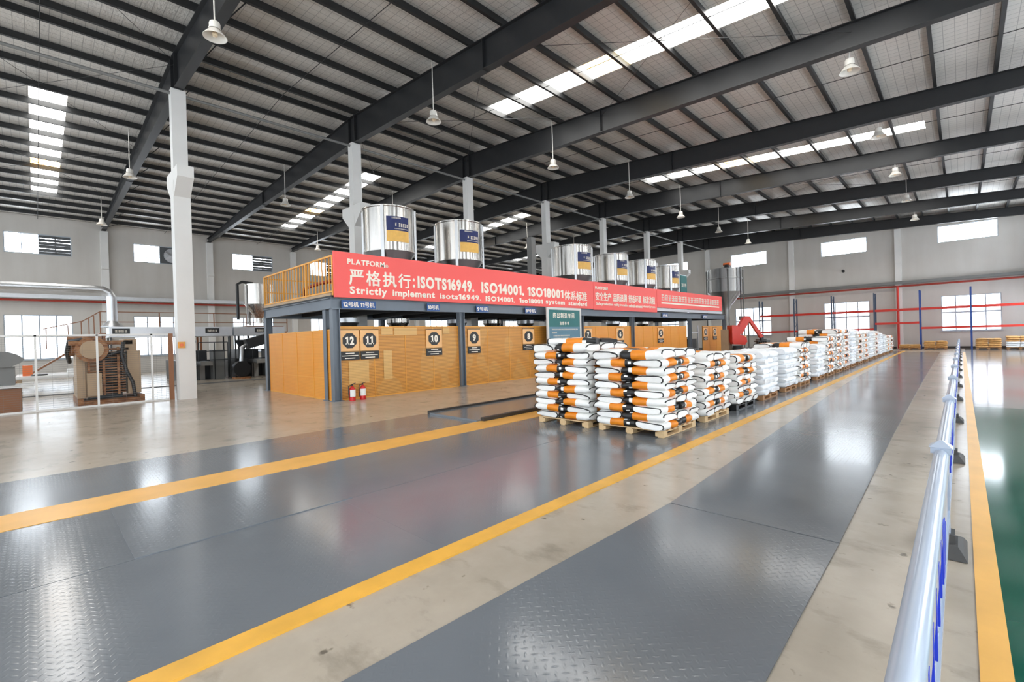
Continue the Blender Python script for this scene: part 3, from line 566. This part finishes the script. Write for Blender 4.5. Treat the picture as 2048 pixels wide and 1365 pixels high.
# ------------------------------------------------------------------ bags and pallets
def bag_geo(seed, L=.76, Wd=.44, H=.145, n=16, fine=True):
    rnd = random.Random(seed); mb = MB()
    us = [0, .015, .05, .12, .24, .40, .405, .50, .62, .735, .74, .82, .90, .97, 1.0] if fine else [0, .03, .12, .40, .74, .92, 1.0]
    ph = [rnd.uniform(0, 6.28) for _ in range(8)]; sag = rnd.uniform(-.008, .012); rings = []
    for u in us:
        e = min(u, 1 - u); wv = .5 * Wd * (1 - .09 * max(0, 1 - e / .12) ** 2 + .03 * (e < .03)); hv = .5 * H * (1 - .36 * max(0, 1 - e / .16) ** 1.5); ring = []
        for k in range(n):
            a = 2 * math.pi * (k + .5) / n; ca, sa = math.cos(a), math.sin(a)
            y = wv * math.copysign(abs(ca) ** .5, ca); z = hv * math.copysign(abs(sa) ** .72, sa)
            w = 1 + .03 * math.sin(9 * u + 2 * a + ph[0]) + .022 * math.sin(21 * u - 3 * a + ph[1]); z *= 1 + .10 * math.sin(6.5 * u + ph[2]) * (1 if sa > 0 else .2) + .05 * math.sin(17 * u + 2 * a + ph[3])
            ring.append(((u - .5) * L + .012 * math.sin(a + ph[4]) * (e < .06), y * w, .064 + z * w - sag * math.cos(math.pi * (u - .5)) - (.012 * math.sin(2 * a + ph[5]) if e < .06 else 0)))
        rings.append(ring)
    for r in rings: mb.v += r
    N = len(us)
    for i in range(N - 1):
        um = (us[i] + us[i + 1]) / 2; mi = 0 if um < .40 else (1 if um < .738 else 2)
        for k in range(n):
            m_ = mi
            if mi == 2 and fine and i in (10, 11) and (k + i * 3 + seed) % 5 == 0: m_ = 0
            mb.f.append((i * n + k, i * n + (k + 1) % n, (i + 1) * n + (k + 1) % n, (i + 1) * n + k)); mb.m.append(m_); mb.s.append(True)
    mb.f.append(tuple(range(n))); mb.m.append(0); mb.s.append(False); mb.f.append(tuple((N - 1) * n + k for k in range(n))); mb.m.append(2); mb.s.append(False)
    seam = MB(); r0 = rings[1]; pts = [(p[0] - .004, p[1], p[2]) for p in r0]
    lo = pts[:n // 2 + 2]
    seam.tube(lo, .0115, 5)
    return mb, seam
BAGM = []
for sd in range(6):
    b, sm = bag_geo(sd); fl, fs_ = bag_geo(sd, fine=True)
    BAGM.append(dict(print=b.mesh('printed_bag', ['bag', 'orange', 'black']), film=fl.mesh('film_bag', ['bagblue', 'bagblue', 'bagblue']), kraft=fl.mesh('kraft_bag', ['kraft', 'kraft', 'kraft']), seam=sm.mesh('seam_tape', 'black'), seamg=sm.mesh('seam_tape', 'bagblue')))
LAYER_A = [(.255, -.435, 180, 1, 1, 'right front'), (.255, 0, 180, 1, 1, 'right middle'), (.255, .435, 180, 1, 1, 'right rear'), (-.375, -.325, 90, .87, 1.14, 'left front'), (-.375, .325, 270, .87, 1.14, 'left rear')]
LAYER_B = [(-.255, -.435, 0, 1, 1, 'left front'), (-.255, 0, 0, 1, 1, 'left middle'), (-.255, .435, 0, 1, 1, 'left rear'), (.375, -.325, 90, .87, 1.14, 'right front'), (.375, .325, 270, .87, 1.14, 'right rear')]
LH = .124
NB = [0]
rb = random.Random(21)
far = MB(); FARG = bag_geo(1, n=10, fine=False)[0]; farb = MB()
def put_bag(x, y, z, rot, sx, sy, kind, label, single, group='sacks stacked on the pallets', top=False):
    rz = math.radians(rot + rb.uniform(-3.5, 3.5)); x += rb.uniform(-.025, .025); y += rb.uniform(-.025, .025)
    if single:
        g = BAGM[rb.randrange(6)]; o = bpy.data.objects.new('sack', g[kind]); COL.objects.link(o); o.location = (x, y, z); o.rotation_euler = (rb.uniform(-.03, .03), rb.uniform(-.025, .025), rz); o.scale = (sx, sy, 1.25 if top else 1); tag(o, label, 'bag', group)
        if kind != 'kraft':
            s = bpy.data.objects.new('seam_tape', g['seam' if kind == 'print' else 'seamg']); COL.objects.link(s); s.parent = o
        NB[0] += 1; return o
    c, s_ = math.cos(rz), math.sin(rz); off = len(far.v)
    far.v += [(x + c * a * sx - s_ * b * sy, y + s_ * a * sx + c * b * sy, z + d) for a, b, d in FARG.v]; far.f += [tuple(i + off for i in f) for f in FARG.f]
    far.m += [m_ if kind == 'print' else 3 for m_ in FARG.m]; far.s += FARG.s
def pallet(x, y, label, mat='pine', parts=True, w=1.2, d=1.22):
    t = thing('wooden_pallet' if mat != 'black' else 'plastic_pallet', label, 'pallet', (x, y, 0), 'pallets under the sack stacks'); z = .0; h = w / 2; e = d / 2; base = .012
    mb = MB()
    for k in range(7): yy = -e + (d - .1) * k / 6; mb.box(x - h, x + h, y + yy, y + yy + .1, .108, .128)
    for k in (-h, -.05, h - .1): mb.box(x + k, x + k + .1, y - e, y + e, .094, .108)
    mb.build('top_deck', mat, t)
    for kx in (-h, -.07, h - .14):
        for ky in (-e, -.07, e - .14): bx(x + kx, x + kx + .14, y + ky, y + ky + .14, base + .018, .094).build('block', mat, t)
    for kx in (-h, -.05, h - .1): bx(x + kx, x + kx + .1, y - e, y + e, base, base + .018).build('skid', mat, t)
    return t
def stack(x, y, layers, kind, desc, single, flip=0, extra=0, mixed=None):
    for L in range(layers):
        A = (L + flip) % 2 == 0
        for (dx, dy, rot, sx, sy, pos) in (LAYER_A if A else LAYER_B):
            top = L >= layers - 1
            vis = single == 'all' and (pos not in ('left rear', 'left middle') or top) or single == 'right' and (pos.startswith('right') or top)
            k = kind if not mixed or L < mixed[0] else mixed[1]
            put_bag(x + dx, y + dy, .13 + L * LH, rot, sx, sy, k, '%s bag, %s layer up, %s, %s' % ('white orange-banded' if k == 'print' else 'plain white film-wrapped', ORD[L], pos, desc), vis, top=L == layers - 1)
    for (dx, dy, rot, pos) in ((.12, -.3, -75, 'before'), (.14, .22, -98, 'behind'))[:extra]:
        put_bag(x + dx, y + dy, .13 + layers * LH, rot + 90, 1.25, 1.1, kind, 'white orange-banded bag lying loose on top, %s, %s' % (pos, desc), single != 'none')
SD = lambda n: 'foremost stack along narrow yellow line' if n == 0 else '%s stack along narrow yellow line' % ORD[n]
pallet(-5.37, 7.44, 'pale pine pallet under the tall stack nearest the notice board', 'pine', True, 1.15)
stack(-5.37, 7.44, 11, 'print', 'tall stack nearest notice board', 'all', 0, 2)
RROW = [(7.46, 10, 'print', 'pine', 1), (9.1, 9, 'print', 'pine', 0), (10.75, 8, 'print', 'black', 0), (12.55, 8, 'film', 'oldwood', 0), (14.45, 8, 'film', 'oldwood', 0), (16.05, 9, 'print', 'oldwood', 0), (18.2, 8, 'film', 'oldwood', 0), (19.9, 10, 'print', 'oldwood', 0), (21.5, 12, 'print', 'oldwood', 0), (23.1, 12, 'print', 'oldwood', 0), (24.8, 12, 'film', 'oldwood', 0), (26.7, 11, 'print', 'oldwood', 0), (28.6, 11, 'print', 'oldwood', 0), (30.5, 11, 'film', 'oldwood', 0), (32.4, 11, 'print', 'oldwood', 0), (34.3, 10, 'film', 'oldwood', 0), (36.2, 9, 'film', 'oldwood', 0), (38.1, 8, 'print', 'oldwood', 0), (40.2, 8, 'print', 'oldwood', 0)]
for i, (y, n_, kd, pm, fl) in enumerate(RROW):
    pallet(-3.99, y, '%s pallet under the %s' % ({'pine': 'pale pine', 'black': 'black plastic', 'oldwood': 'brown wooden'}[pm], SD(i)), pm)
    stack(-3.99, y, n_, kd, SD(i), 'all' if i == 0 else ('right' if NB[0] < 275 else 'none'), fl, 0)
LROW = [(9.0, 9, 'print'), (10.7, 8, 'print'), (12.4, 7, 'print'), (14.1, 7, 'print'), (15.9, 6, 'film'), (17.7, 7, 'print'), (19.5, 7, 'film'), (21.3, 8, 'film'), (23.1, 8, 'print')]
for i, (y, n_, kd) in enumerate(LROW):
    pallet(-5.4, y, 'wooden pallet in the left row, %s behind the tall stack' % ORD[i], 'oldwood'); stack(-5.4, y, n_, kd, '', 'none', i % 2)
tag(far.build('sacks', ['bag', 'orange', 'black', 'bagblue'], None, (-4, 25, 0)), 'many white sacks stacked on the pallets farther down the row', 'bags', None, 'stuff')

# ------------------------------------------------------------------ guard rail
def guard(y0, y1, k):
    last = 'nearest the camera' if k == 0 else '%s from the camera' % ORD[k]
    t = thing('guard_rail', 'white barrier section with blue arrow bars beside the yellow line, %s' % last, 'barrier', (-.12, y1, 0), 'white barrier sections along the green floor'); xc, hw = -.124, .042
    prof = [(hw * math.cos(a), .695 + .05 * math.sin(a)) for a in [math.pi * q / 10 for q in range(11)]] + [(-hw, .6), (-.02, .56), (.02, .56), (hw, .6)]
    mb = MB(); n = len(prof); vs = [(xc + u, y0 + .05, v) for u, v in prof] + [(xc + u, y1 - .05, v) for u, v in prof]
    mb.add(vs, [(i, (i + 1) % n, (i + 1) % n + n, i + n) for i in range(n)], 0, True).add(vs, [tuple(range(n)), tuple(range(n, 2 * n))]); mb.build('top_rail', 'pvc', t)
    bx(xc + .006, xc + .03, y0 + .06, y1 - .06, .3, .6).build('panel', 'pvc', t); MB().box(xc - .02, xc + hw, y0 + .05, y1 - .05, .26, .3).build('bottom_rail', 'pvc', t)
    yy = y0 + .55
    for q, (z0, z1) in enumerate(((.44, .69), (.44, .69), (.44, .69), (.44, .69), (.44, .69), (.4, .69), (.38, .66), (.4, .62), (.43, .56))):
        w = .04 if q < 5 else .1; s = q * .27 if q < 5 else 1.33 + (q - 5) * .13; bx(xc + .0305, xc + hw + .0015, yy + s, yy + s + w, z0, min(z1, .698)).build('arrow_bar', 'bluemark', t)
    ps = bx(xc - .042, xc + .042, y1 - .042, y1 + .042, .1, .73); ps.build('post', 'pvc', t)
    cp = bx(xc - .058, xc + .058, y1 - .058, y1 + .058, .71, .755); cp.hexa([(xc - .066, y1 - .066, .755), (xc + .066, y1 - .066, .755), (xc + .066, y1 + .066, .755), (xc - .066, y1 + .066, .755), (xc - .012, y1 - .012, .8), (xc + .012, y1 - .012, .8), (xc + .012, y1 + .012, .8), (xc - .012, y1 + .012, .8)]); cp.build('post_cap', 'pvc', t)
    b = MB(); b.hexa([(xc - .13, y1 - .23, .005), (xc + .13, y1 - .23, .005), (xc + .13, y1 + .23, .005), (xc - .13, y1 + .23, .005), (xc - .11, y1 - .2, .04), (xc + .11, y1 - .2, .04), (xc + .11, y1 + .2, .04), (xc - .11, y1 + .2, .04)])
    b.hexa([(xc - .11, y1 - .2, .04), (xc + .11, y1 - .2, .04), (xc + .11, y1 + .2, .04), (xc - .11, y1 + .2, .04), (xc - .08, y1 - .12, .07), (xc + .08, y1 - .12, .07), (xc + .08, y1 + .12, .07), (xc - .08, y1 + .12, .07)]); b.box(xc - .06, xc + .065, y1 - .08, y1 + .08, .07, .13); b.build('base', 'ashphalt', t)
ys = [1.15] + [4.68 + 3.2 * i for i in range(13)]
for k in range(13): guard(ys[k], ys[k + 1], k)

# ------------------------------------------------------------------ end wall: rack, pipes, bags, robot, silo
RX = [-12.85, -10.15, -7.5, -4.78, -2.15, .5, 3.1]
rk = thing('pallet_rack', 'long empty rack with red beams before the end wall', 'rack', (-4.8, 45.2, 0))
for i, x in enumerate(RX):
    mb = MB()
    for y in (44.9, 45.8): mb.box(x - .045, x + .045, y - .035, y + .035, 0, 4.35)
    for z in range(8): mb.bar((x, 44.9, .3 + z * .5), (x, 45.8, .3 + z * .5 + (.5 if z % 2 else 0)), .03, .03)
    mb.build('upright', 'rackblue' if i > 3 else 'rackgrey', rk)
for i in range(6):
    for y in (44.87, 45.83):
        for z in (2.98, (1.57, 1.57, 1.57, 1.98, 1.57, 1.57)[i]): MB().box(RX[i] + .045, RX[i + 1] - .045, y - .025, y + .025, z - .075, z + .075).build('beam', 'red', rk)
t = thing('sprinkler_pipe', 'dark red pipe along the end wall with a drop to the floor', 'pipe', (-10, YF - .35, 4.8)); MB().tube([(-40, YF - .38, 4.84), (XR - .06, YF - .38, 4.84)], .07, 10).build('main', 'pipered', t); MB().tube([(-3.5, YF - .38, 4.84), (-3.5, YF - .38, .02)], .08, 10).build('drop', 'red', t)
tag(bx(-40, XR, YF - .3, YF - .02, 5.02, 5.24).build('cable_duct', 'grey', None, (-18, YF, 5.0)), 'grey cable duct along the end wall above the red pipe', 'duct')
t = thing('security_camera', 'small dark security camera on the end wall between windows', 'camera', (-6.97, YF - .05, 6.5)); MB().bar((-6.97, YF - .02, 6.6), (-6.97, YF - .3, 6.55), .06, .06).build('bracket', 'lampwhite', t); MB().tube([(-6.97, YF - .25, 6.5), (-6.9, YF - .55, 6.42)], .11, 12).build('body', 'black', t)
for k, (x, nl, kd, desc) in enumerate(((-2.75, 2, 'kraft', 'low pile left of the first blue upright'), (-1.35, 4, 'kraft', 'pile right of the first blue upright'), (1.3, 5, 'kraft', 'pile right of the second blue upright'), (2.75, 6, 'mix', 'pile at the far right under the rack'))):
    pallet(x, 45.35, 'wooden pallet against the end wall under the %s' % desc, 'oldwood')
    for L in range(nl):
        kk = 'kraft' if kd == 'kraft' or L > 2 else 'film'
        for q, dx in enumerate((-.31, .31)): put_bag(x + dx, 45.05, .13 + L * LH, 0, .8, 1.2, kk, '%s sack, %s layer, %s side, %s' % ('brown paper' if kk == 'kraft' else 'white', ORD[L], ('left', 'right')[q], desc), True, 'sacks under the rack by the end wall')
# silo
t = thing('mixing_silo', 'tall grey mixing silo with motor on top beyond the far end of the platform', 'silo', (-13.3, 37.9, 0)); c = (-13.3, 37.9, 0); r = 1.25
MB().lathe([(.01, 6.62), (r, 6.6), (r, 5.9), (r + .04, 5.88), (r + .04, 5.8), (r, 5.78), (r, 4.8), (.42, 3.75), (.3, 3.4), (.3, 2.2)], c, 32).build('drum', 'dullsteel', t)
for k in range(4): a = math.radians(30 + 90 * k); p = (c[0] + (r + .08) * math.cos(a), c[1] + (r + .08) * math.sin(a)); bx(p[0] - .035, p[0] + .035, p[1] - .035, p[1] + .035, 0, 6.5).build('leg', 'grey', t)
MB().tube([(-13.0, 37.6, 6.6), (-13.0, 37.6, 6.9)], .2, 12).box(-13.3, -12.7, 37.3, 37.9, 6.6, 6.7).build('motor', 'darkmach', t); MB().tube([(-13.25, 37.6, 6.95), (-12.75, 37.6, 6.95)], .12, 10).build('gearbox', 'amber', t)
MB().tube([(c[0] + 1.32, c[1] - .5, 6.6), (c[0] + 1.32, c[1] - .5, .1)], .035, 10).build('feed_pipe', 'darkmach', t)
# robot
t = thing('palletizing_robot', 'red palletising robot arm on a dark stand beyond the platform', 'robot', (-10.6, 33.4, 0)); d = Vector((.72, .69, 0)); o = Vector((-10.9, 33.1, 0)); up = Vector((0, 0, 1))
q = lambda a, z: o + d * a + up * z
MB().tube([q(0, 0), q(0, .75)], .3, 12).tube([q(0, 0), q(0, .06)], .5, 12).build('stand', 'darkmach', t)
mb = MB(); s = d.cross(up) * .38
def slab(mb, pts, w=.38):
    sv = d.cross(up) * w; n = len(pts); a = [q(*p) - sv for p in pts] + [q(*p) + sv for p in pts]; mb.add(a, [tuple(range(n)), tuple(range(2 * n - 1, n - 1, -1))] + [(i, i + n, (i + 1) % n + n, (i + 1) % n) for i in range(n)])
slab(mb, [(-.5, 1.0), (-.4, .85), (.35, .8), (.5, 1.0), (.45, 1.3), (.05, 1.5), (-.1, 2.1), (-.5, 2.12)]); mb.build('body', 'robred', t)
mb = MB(); slab(mb, [(-.15, 1.7), (.25, 1.5), (.85, 2.45), (.82, 2.65), (.6, 2.72), (.4, 2.6)], .17); mb.build('upper_arm', 'robred', t)
mb = MB(); slab(mb, [(.6, 2.72), (.85, 2.65), (1.75, 1.3), (1.55, 1.2)], .12); mb.build('forearm', 'robred', t)
MB().tube([q(1.65, 1.3), q(1.65, 1.02)], .13, 12).bar(q(1.25, 1.0), q(2.1, 1.0), .5, .08).build('wrist', 'darkmach', t)
g = MB()
for a in (1.35, 1.5, 1.65, 1.8, 1.95): g.bar(q(a, 1.0), q(a, .65), .04, .06); g.bar(q(a, .65), q(a, .62) + d.cross(up) * .3, .04, .04)
g.build('gripper', 'darkmach', t); bx(-10.55, -10.4, 33.1, 33.45, 1.05, 1.4).build('warning_label', 'tan', t)
t = thing('control_cabinet', 'beige control cabinet beside the red robot, on its left', 'cabinet', (-11.5, 33.0, 0)); bx(-11.75, -11.3, 32.5, 33.3, 0, 1.85).build('body', 'beige', t); bx(-11.3, -11.28, 32.6, 33.2, .1, 1.75).build('door', 'beige', t)
t = thing('control_cabinet', 'grey control cabinet beside the red robot, on its right', 'cabinet', (-9.8, 35.0, 0)); bx(-10.2, -9.5, 34.6, 35.4, 0, 1.15).build('body', 'grey', t); bx(-10.1, -9.6, 34.58, 34.6, .1, 1.05).build('door', 'grey', t)
tag(bx(-11.9, -11.6, 36.6, 38.4, 2.55, 2.85).box(-11.8, -11.7, 36.7, 36.8, 0, 2.55).box(-11.8, -11.7, 38.2, 38.3, 0, 2.55).build('conveyor_hood', 'grey', None, (-12.3, 37.5, 2.55)), 'grey metal hood beyond the far end of the platform', 'hood')

# ------------------------------------------------------------------ left bay
FXX = -18.3
f = thing('mesh_fence', 'white framed wire mesh fence left of the first column', 'fence', (FXX, 0, 0)); FY = [-6.4, -5.1, -3.8, -2.5, -1.25, 0.0, 1.27, 2.55]
for y in FY: bx(FXX - .025, FXX + .025, y - .025, y + .025, 0, 2.12).build('post', 'white', f)
bx(FXX - .02, FXX + .02, -6.4, 3.1, 0, .05).build('bottom_rail', 'white', f); bx(FXX - .025, FXX + .025, -6.4, 3.1, 2.08, 2.13).build('top_rail', 'white', f); bx(FXX - .05, FXX + .05, 2.98, 3.1, 0, 2.13).build('end_post', 'brownrail', f)
ends = FY + [3.0]
for a, b in zip(ends, ends[1:]):
    mb = MB()
    for k in range(34): z = .08 + k * .06; mb.box(FXX - .002, FXX + .002, a + .025, b - .025, z, z + .0045)
    for k in range(1, 4): y = a + (b - a) * k / 4; mb.box(FXX - .002, FXX + .002, y - .0015, y + .0015, .05, 2.08)
    mb.build('wire_mesh', 'grey', f)
t = thing('push_button', 'small orange push button on the first white column', 'button', (RIDGE + .26, 3.25, 1.75)); MB().tube([(RIDGE + .25, 3.25, 1.75), (RIDGE + .31, 3.25, 1.75)], .05, 12).build('knob', 'amber', t); bx(RIDGE + .25, RIDGE + .27, 3.15, 3.35, 1.65, 1.85).build('plate', 'railing', t)
# old brown machine
t = thing('winding_machine', 'rusty brown machine behind the wire mesh fence', 'machine', (-20, 1.6, 0)); 
bx(-21.3, -18.9, .95, 2.35, .0, .12).box(-21.4, -18.85, .85, .97, .0, .2).box(-21.4, -18.85, 2.3, 2.42, .0, .2).build('skid', 'rust', t)
bx(-20.9, -19.3, .86, 1.05, .2, 1.7).box(-19.55, -19.35, .9, 1.35, .2, 1.62).build('side_panel', 'beige', t); bx(-20.8, -19.2, 2.05, 2.38, .25, 1.62).box(-20.4, -19.3, 1.98, 2.3, 1.62, 2.0).build('cabinet', 'beige', t)
mb = MB().tube([(-20.2, .7, 1.8), (-20.2, 1.5, 1.8)], .32, 20).tube([(-19.6, .78, 1.72), (-19.6, 1.45, 1.72)], .18, 16); mb.tube([(-19.5, 1.2, 1.68), (-19.02, 1.2, 1.68)], .36, 24).tube([(-19.02, 1.2, 1.68), (-18.98, 1.2, 1.68)], .39, 24); mb.build('drum', 'rust', t); MB().tube([(-18.98, 1.2, 1.68), (-18.955, 1.2, 1.68)], .28, 20).build('drum_face', 'beige', t)
mb = bx(-19.5, -19.3, .7, 2.2, 1.82, 1.95).box(-19.5, -19.3, .9, 2.1, 1.65, 1.72); mb.build('top_beam', 'rust', t)
mb = MB()
for k in range(16): mb.box(-20.2, -19.25, 1.1, 2.0, .3 + k * .085, .33 + k * .085)
mb.build('fins', 'rust', t); bx(-20.6, -19.6, 1.15, 1.95, .12, 1.6).build('core', 'darkmach', t); bx(-19.3, -19.15, 1.08, 1.42, .25, .95).build('guard_plate', 'beige', t)
mb = MB().tube([(-19.1, 1.95, 1.9), (-19.05, 1.9, 1.5), (-19.05, 2.0, 1.0), (-19.0, 2.15, .6), (-19.0, 2.2, .15)], .05, 8).tube([(-19.1, 1.3, 1.35), (-19.1, 1.6, 1.5), (-19.1, 1.95, 1.62)], .05, 8).tube([(-20.4, .75, 1.3), (-20.0, .68, 1.6), (-19.6, .72, 1.95), (-19.4, 1.0, 2.0)], .06, 8); mb.build('hose', 'black', t)
mb = MB()
for y in (1.1, 1.45, 1.8): mb.box(-19.28, -19.2, y, y + .06, .25, 1.75)
mb.build('guide_posts', 'rust', t)
t = thing('control_desk', 'brown desk with grey console, behind the fence at the left edge', 'desk', (-19.4, -.75, 0)); bx(-20, -18.8, -1.6, -.3, 0, .66).build('base', 'brownrail', t); bx(-20.1, -18.7, -1.7, -.05, .68, .74).build('top', 'white', t)
bx(-19.8, -19.2, -1.5, -.42, .74, 1.25).build('console', 'grey', t); MB().prism([(-1.6, 1.25), (-.5, 1.25), (-.3, 1.36), (-.22, 1.46), (-.38, 1.6), (-.55, 1.68), (-1.6, 1.68)], lambda u, v, q: (-19.95 + .85 * q, u, v)).build('console_hood', 'grey', t)
t = thing('work_bench', 'low pale bench with parts, behind the fence beneath the left window', 'bench', (-29, .6, 0)); bx(-31, -27, -.6, 1.4, .55, .65).build('top', 'white', t)
for x in (-30.8, -27.2):
    for y in (-.5, 1.3): bx(x - .05, x + .05, y - .05, y + .05, 0, .55).build('leg', 'beige', t)
tag(MB().lathe([(.001, 0), (.25, 0), (.25, .06), (.001, .08)], (-28.2, .1, .65), 20).build('reel', 'black', None, (-28.2, .1, .65)), 'flat dark reel lying on the pale bench', 'reel')
tag(bx(-28.9, -28.5, -.4, -.1, .65, 1.1).build('toolbox', 'amber', None, (-28.7, -.25, .65)), 'small orange and black toolbox on the pale bench', 'toolbox')
tag(bx(-29.8, -29.2, 1.0, 1.35, .65, .85).build('cloth_bundle', 'paper', None, (-29.5, 1.2, .65)), 'white bundle lying on the pale bench', 'bundle')
# ducts and pipes
t = thing('exhaust_duct', 'round silver exhaust duct running along the left bay and turning down', 'duct', (-28, 2.5, 2.7)); MB().tube([(-28, -9, 4.42), (-28, -3, 4.42), (-28, 1.9, 4.42), (-28, 2.2, 4.4), (-28, 2.42, 4.28), (-28, 2.5, 4.05)], .17, 16).build('main', 'galv', t)
MB().tube([(-28, 2.5, 4.1), (-28, 2.5, 2.95)], .19, 16).build('flexible_hose', 'galv', t); MB().lathe([(.19, 2.98), (.42, 2.72), (.42, 2.7)], (-28, 2.5, 0), 16).build('cone', 'galv', t)
for k, (y0, y1, lb) in enumerate(((2.35, 4.95, 'first silver hood behind the first column, below the round duct'), (5.1, 7.25, 'second silver hood, between column and platform'), (7.35, 9.9, 'third silver hood, next to the platform corner'))):
    t = thing('fume_hood', lb, 'hood', (-28, (y0 + y1) / 2, 2.2), 'silver fume hoods over the extruders'); bx(-28.9, -27.6, y0, y1, 2.28, 2.7).box(-28.95, -27.55, y0 - .03, y1 + .03, 2.22, 2.28).build('shell', 'galv', t)
    for xx in (-28.85, -27.65):
        for yy in (y0 + .05, y1 - .1): bx(xx - .03, xx + .03, yy - .03, yy + .03, 0, 2.22).build('leg', 'darkmach', t)
    ya = (2.45, 6.05, 8.35)[k]; sg = bx(-27.6, -27.585, ya, ya + .62, 2.38, 2.62).build('sign', 'black', t); mb = MB(); pseudo(mb, (-27.584, ya + .08, 2.44), R_, U_, .45, .12, 4, random.Random(k)); mb.build('lettering', 'letters', sg)
for k, (y, lb) in enumerate(((5.9, 'dark extruder under the second silver hood'), (8.4, 'dark extruder under the third silver hood'), (11.4, 'dark extruder partly hidden by the platform'))):
    t = thing('extruder', lb, 'machine', (-29, y, 0), 'extruders in the left bay'); bx(-31.5, -28.2, y - .9, y + .6, 0, 1.0).box(-30.5, -28.6, y - .6, y + .4, 1.0, 1.5).build('body', 'darkmach', t)
    MB().lathe([(.1, 1.35), (.1, 1.5), (.36, 1.95), (.36, 2.02)], (-28.6, y - .4, 0), 16).build('feed_hopper', 'dullsteel' if k == 0 else 'darkmach', t); bx(-28.2, -26.6, y - .3, y + .2, .75, .95).box(-27.9, -27.7, y - .2, y + .1, 0, .75).build('barrel', 'dullsteel', t)
    bx(-28.3, -27.6, y + .45, y + .95, 0, 1.5).build('control_cabinet', 'grey', t)
    fr = MB()
    for z in (1.0, 1.45, 1.9): fr.bar((-27.5, y - .2, z), (-27.5, y + 1.1, z), .04, .04)
    for yy in (-.2, .5, 1.1): fr.bar((-27.5, y + yy, 0), (-27.5, y + yy, 1.9), .04, .04)
    fr.build('guard_frame', 'darkmach', t)
t = thing('blower', 'black blower on a small base standing before the extruders', 'blower', (-26.6, 7.35, 0)); bx(-26.9, -26.3, 7.0, 7.7, 0, .08).build('base', 'rust', t); MB().tube([(-26.8, 7.35, .5), (-26.35, 7.35, .5)], .4, 18).build('fan_housing', 'black', t); MB().tube([(-26.6, 7.35, .75), (-26.6, 7.4, 1.6), (-26.7, 7.7, 1.75)], .09, 10).build('outlet_pipe', 'galv', t)
MB().bar((-26.6, 7.6, 1.75), (-26.6, 8.8, 2.1), .5, .5).build('inlet_chute', 'darkmach', t)
tag(MB().box(-25.2, -24.5, -3, 8.6, 0, .006).build('floor_marking', 'ashphalt', None, (-25, 3, 0)), 'dark green strip on the floor before the extruders', None, None, 'structure')
for k, (x, y, r, lb) in enumerate(((-30, 9.35, .78, 'dull steel hopper drum behind the platform railing, left bay'),)):
    t = thing('steel_hopper', lb, 'hopper', (x, y, 2.9)); MB().lathe([(.01, 5.3), (r, 5.28), (r, 4.1), (.2, 3.3), (.2, 3.0)], (x, y, 0), 28).build('drum', 'steel', t)
    for q_ in range(4): a = q_ * 1.5708 + .4; bx(x + r * math.cos(a) - .04, x + r * math.cos(a) + .04, y + r * math.sin(a) - .04, y + r * math.sin(a) + .04, 2.9, 5.2).build('leg', 'dullsteel', t)
    MB().tube([(x, y - r - .35, 3.2), (x, y - r - .35, 5.25), (x, y - r - .1, 5.4), (x, y - .3, 5.35)], .08, 10).build('feed_pipe', 'darkmach', t)
    bx(x - 1.0, x + 1.0, y - 1.0, y + 1.0, 2.72, 2.8).build('stand', 'brownrail', t)
    for sx in (-.9, .9): bx(x + sx - .05, x + sx + .05, y - .95, y - .85, 0, 2.72).build('stand_leg', 'darkmach', t); bx(x + sx - .05, x + sx + .05, y + .85, y + .95, 0, 2.72).build('stand_leg', 'darkmach', t)
t = thing('walkway', 'brown railed walkway with steps along the left bay', 'walkway', (-33, 6, 0)); rl = MB(); X = -33
for z in (3.72, 3.17): rl.bar((X, 2.45, z), (X, 12, z), .045, .045)
for y in (2.45, 2.75, 5.0, 7.7, 9.5, 12): rl.bar((X, y, 2.55), (X, y, 3.72), .05, .05)
rl.bar((X, 2.45, 3.72), (X, 1.75, 3.2), .045, .045); rl.bar((X, 1.75, 3.2), (X, .3, 2.8), .045, .045)
for y, z in ((2.2, 3.5), (2.0, 3.35), (1.7, 3.2), (1.2, 3.0), (.4, 2.8)): rl.bar((X, y, z - 1.0), (X, y, z), .04, .04)
rl.build('railing', 'brownrail', t); bx(-34, -33, 2.4, 12, 2.5, 2.58).build('deck', 'brownrail', t)
MB().bar((X - .5, 2.4, 2.5), (X - .5, -.8, .1), .9, .08).build('stair', 'brownrail', t)
for y in (2.6, 7, 11.8):
    for x in (-33.05, -33.95): bx(x - .05, x + .05, y - .05, y + .05, 0, 2.5).build('leg', 'brownrail', t)
tag(MB().tube([(XL + .5, -9, 4.86), (XL + .5, 46.5, 4.9)], .07, 10).build('sprinkler_pipe', 'pipered', None, (XL + .5, 10, 4.86)), 'dark red pipe along the left wall', 'pipe')
tag(bx(XL + .32, XL + .6, -9, 46.5, 5.0, 5.25).build('cable_duct', 'galv', None, (XL + .45, 10, 5)), 'silver cable duct along the left wall above the red pipe', 'duct')
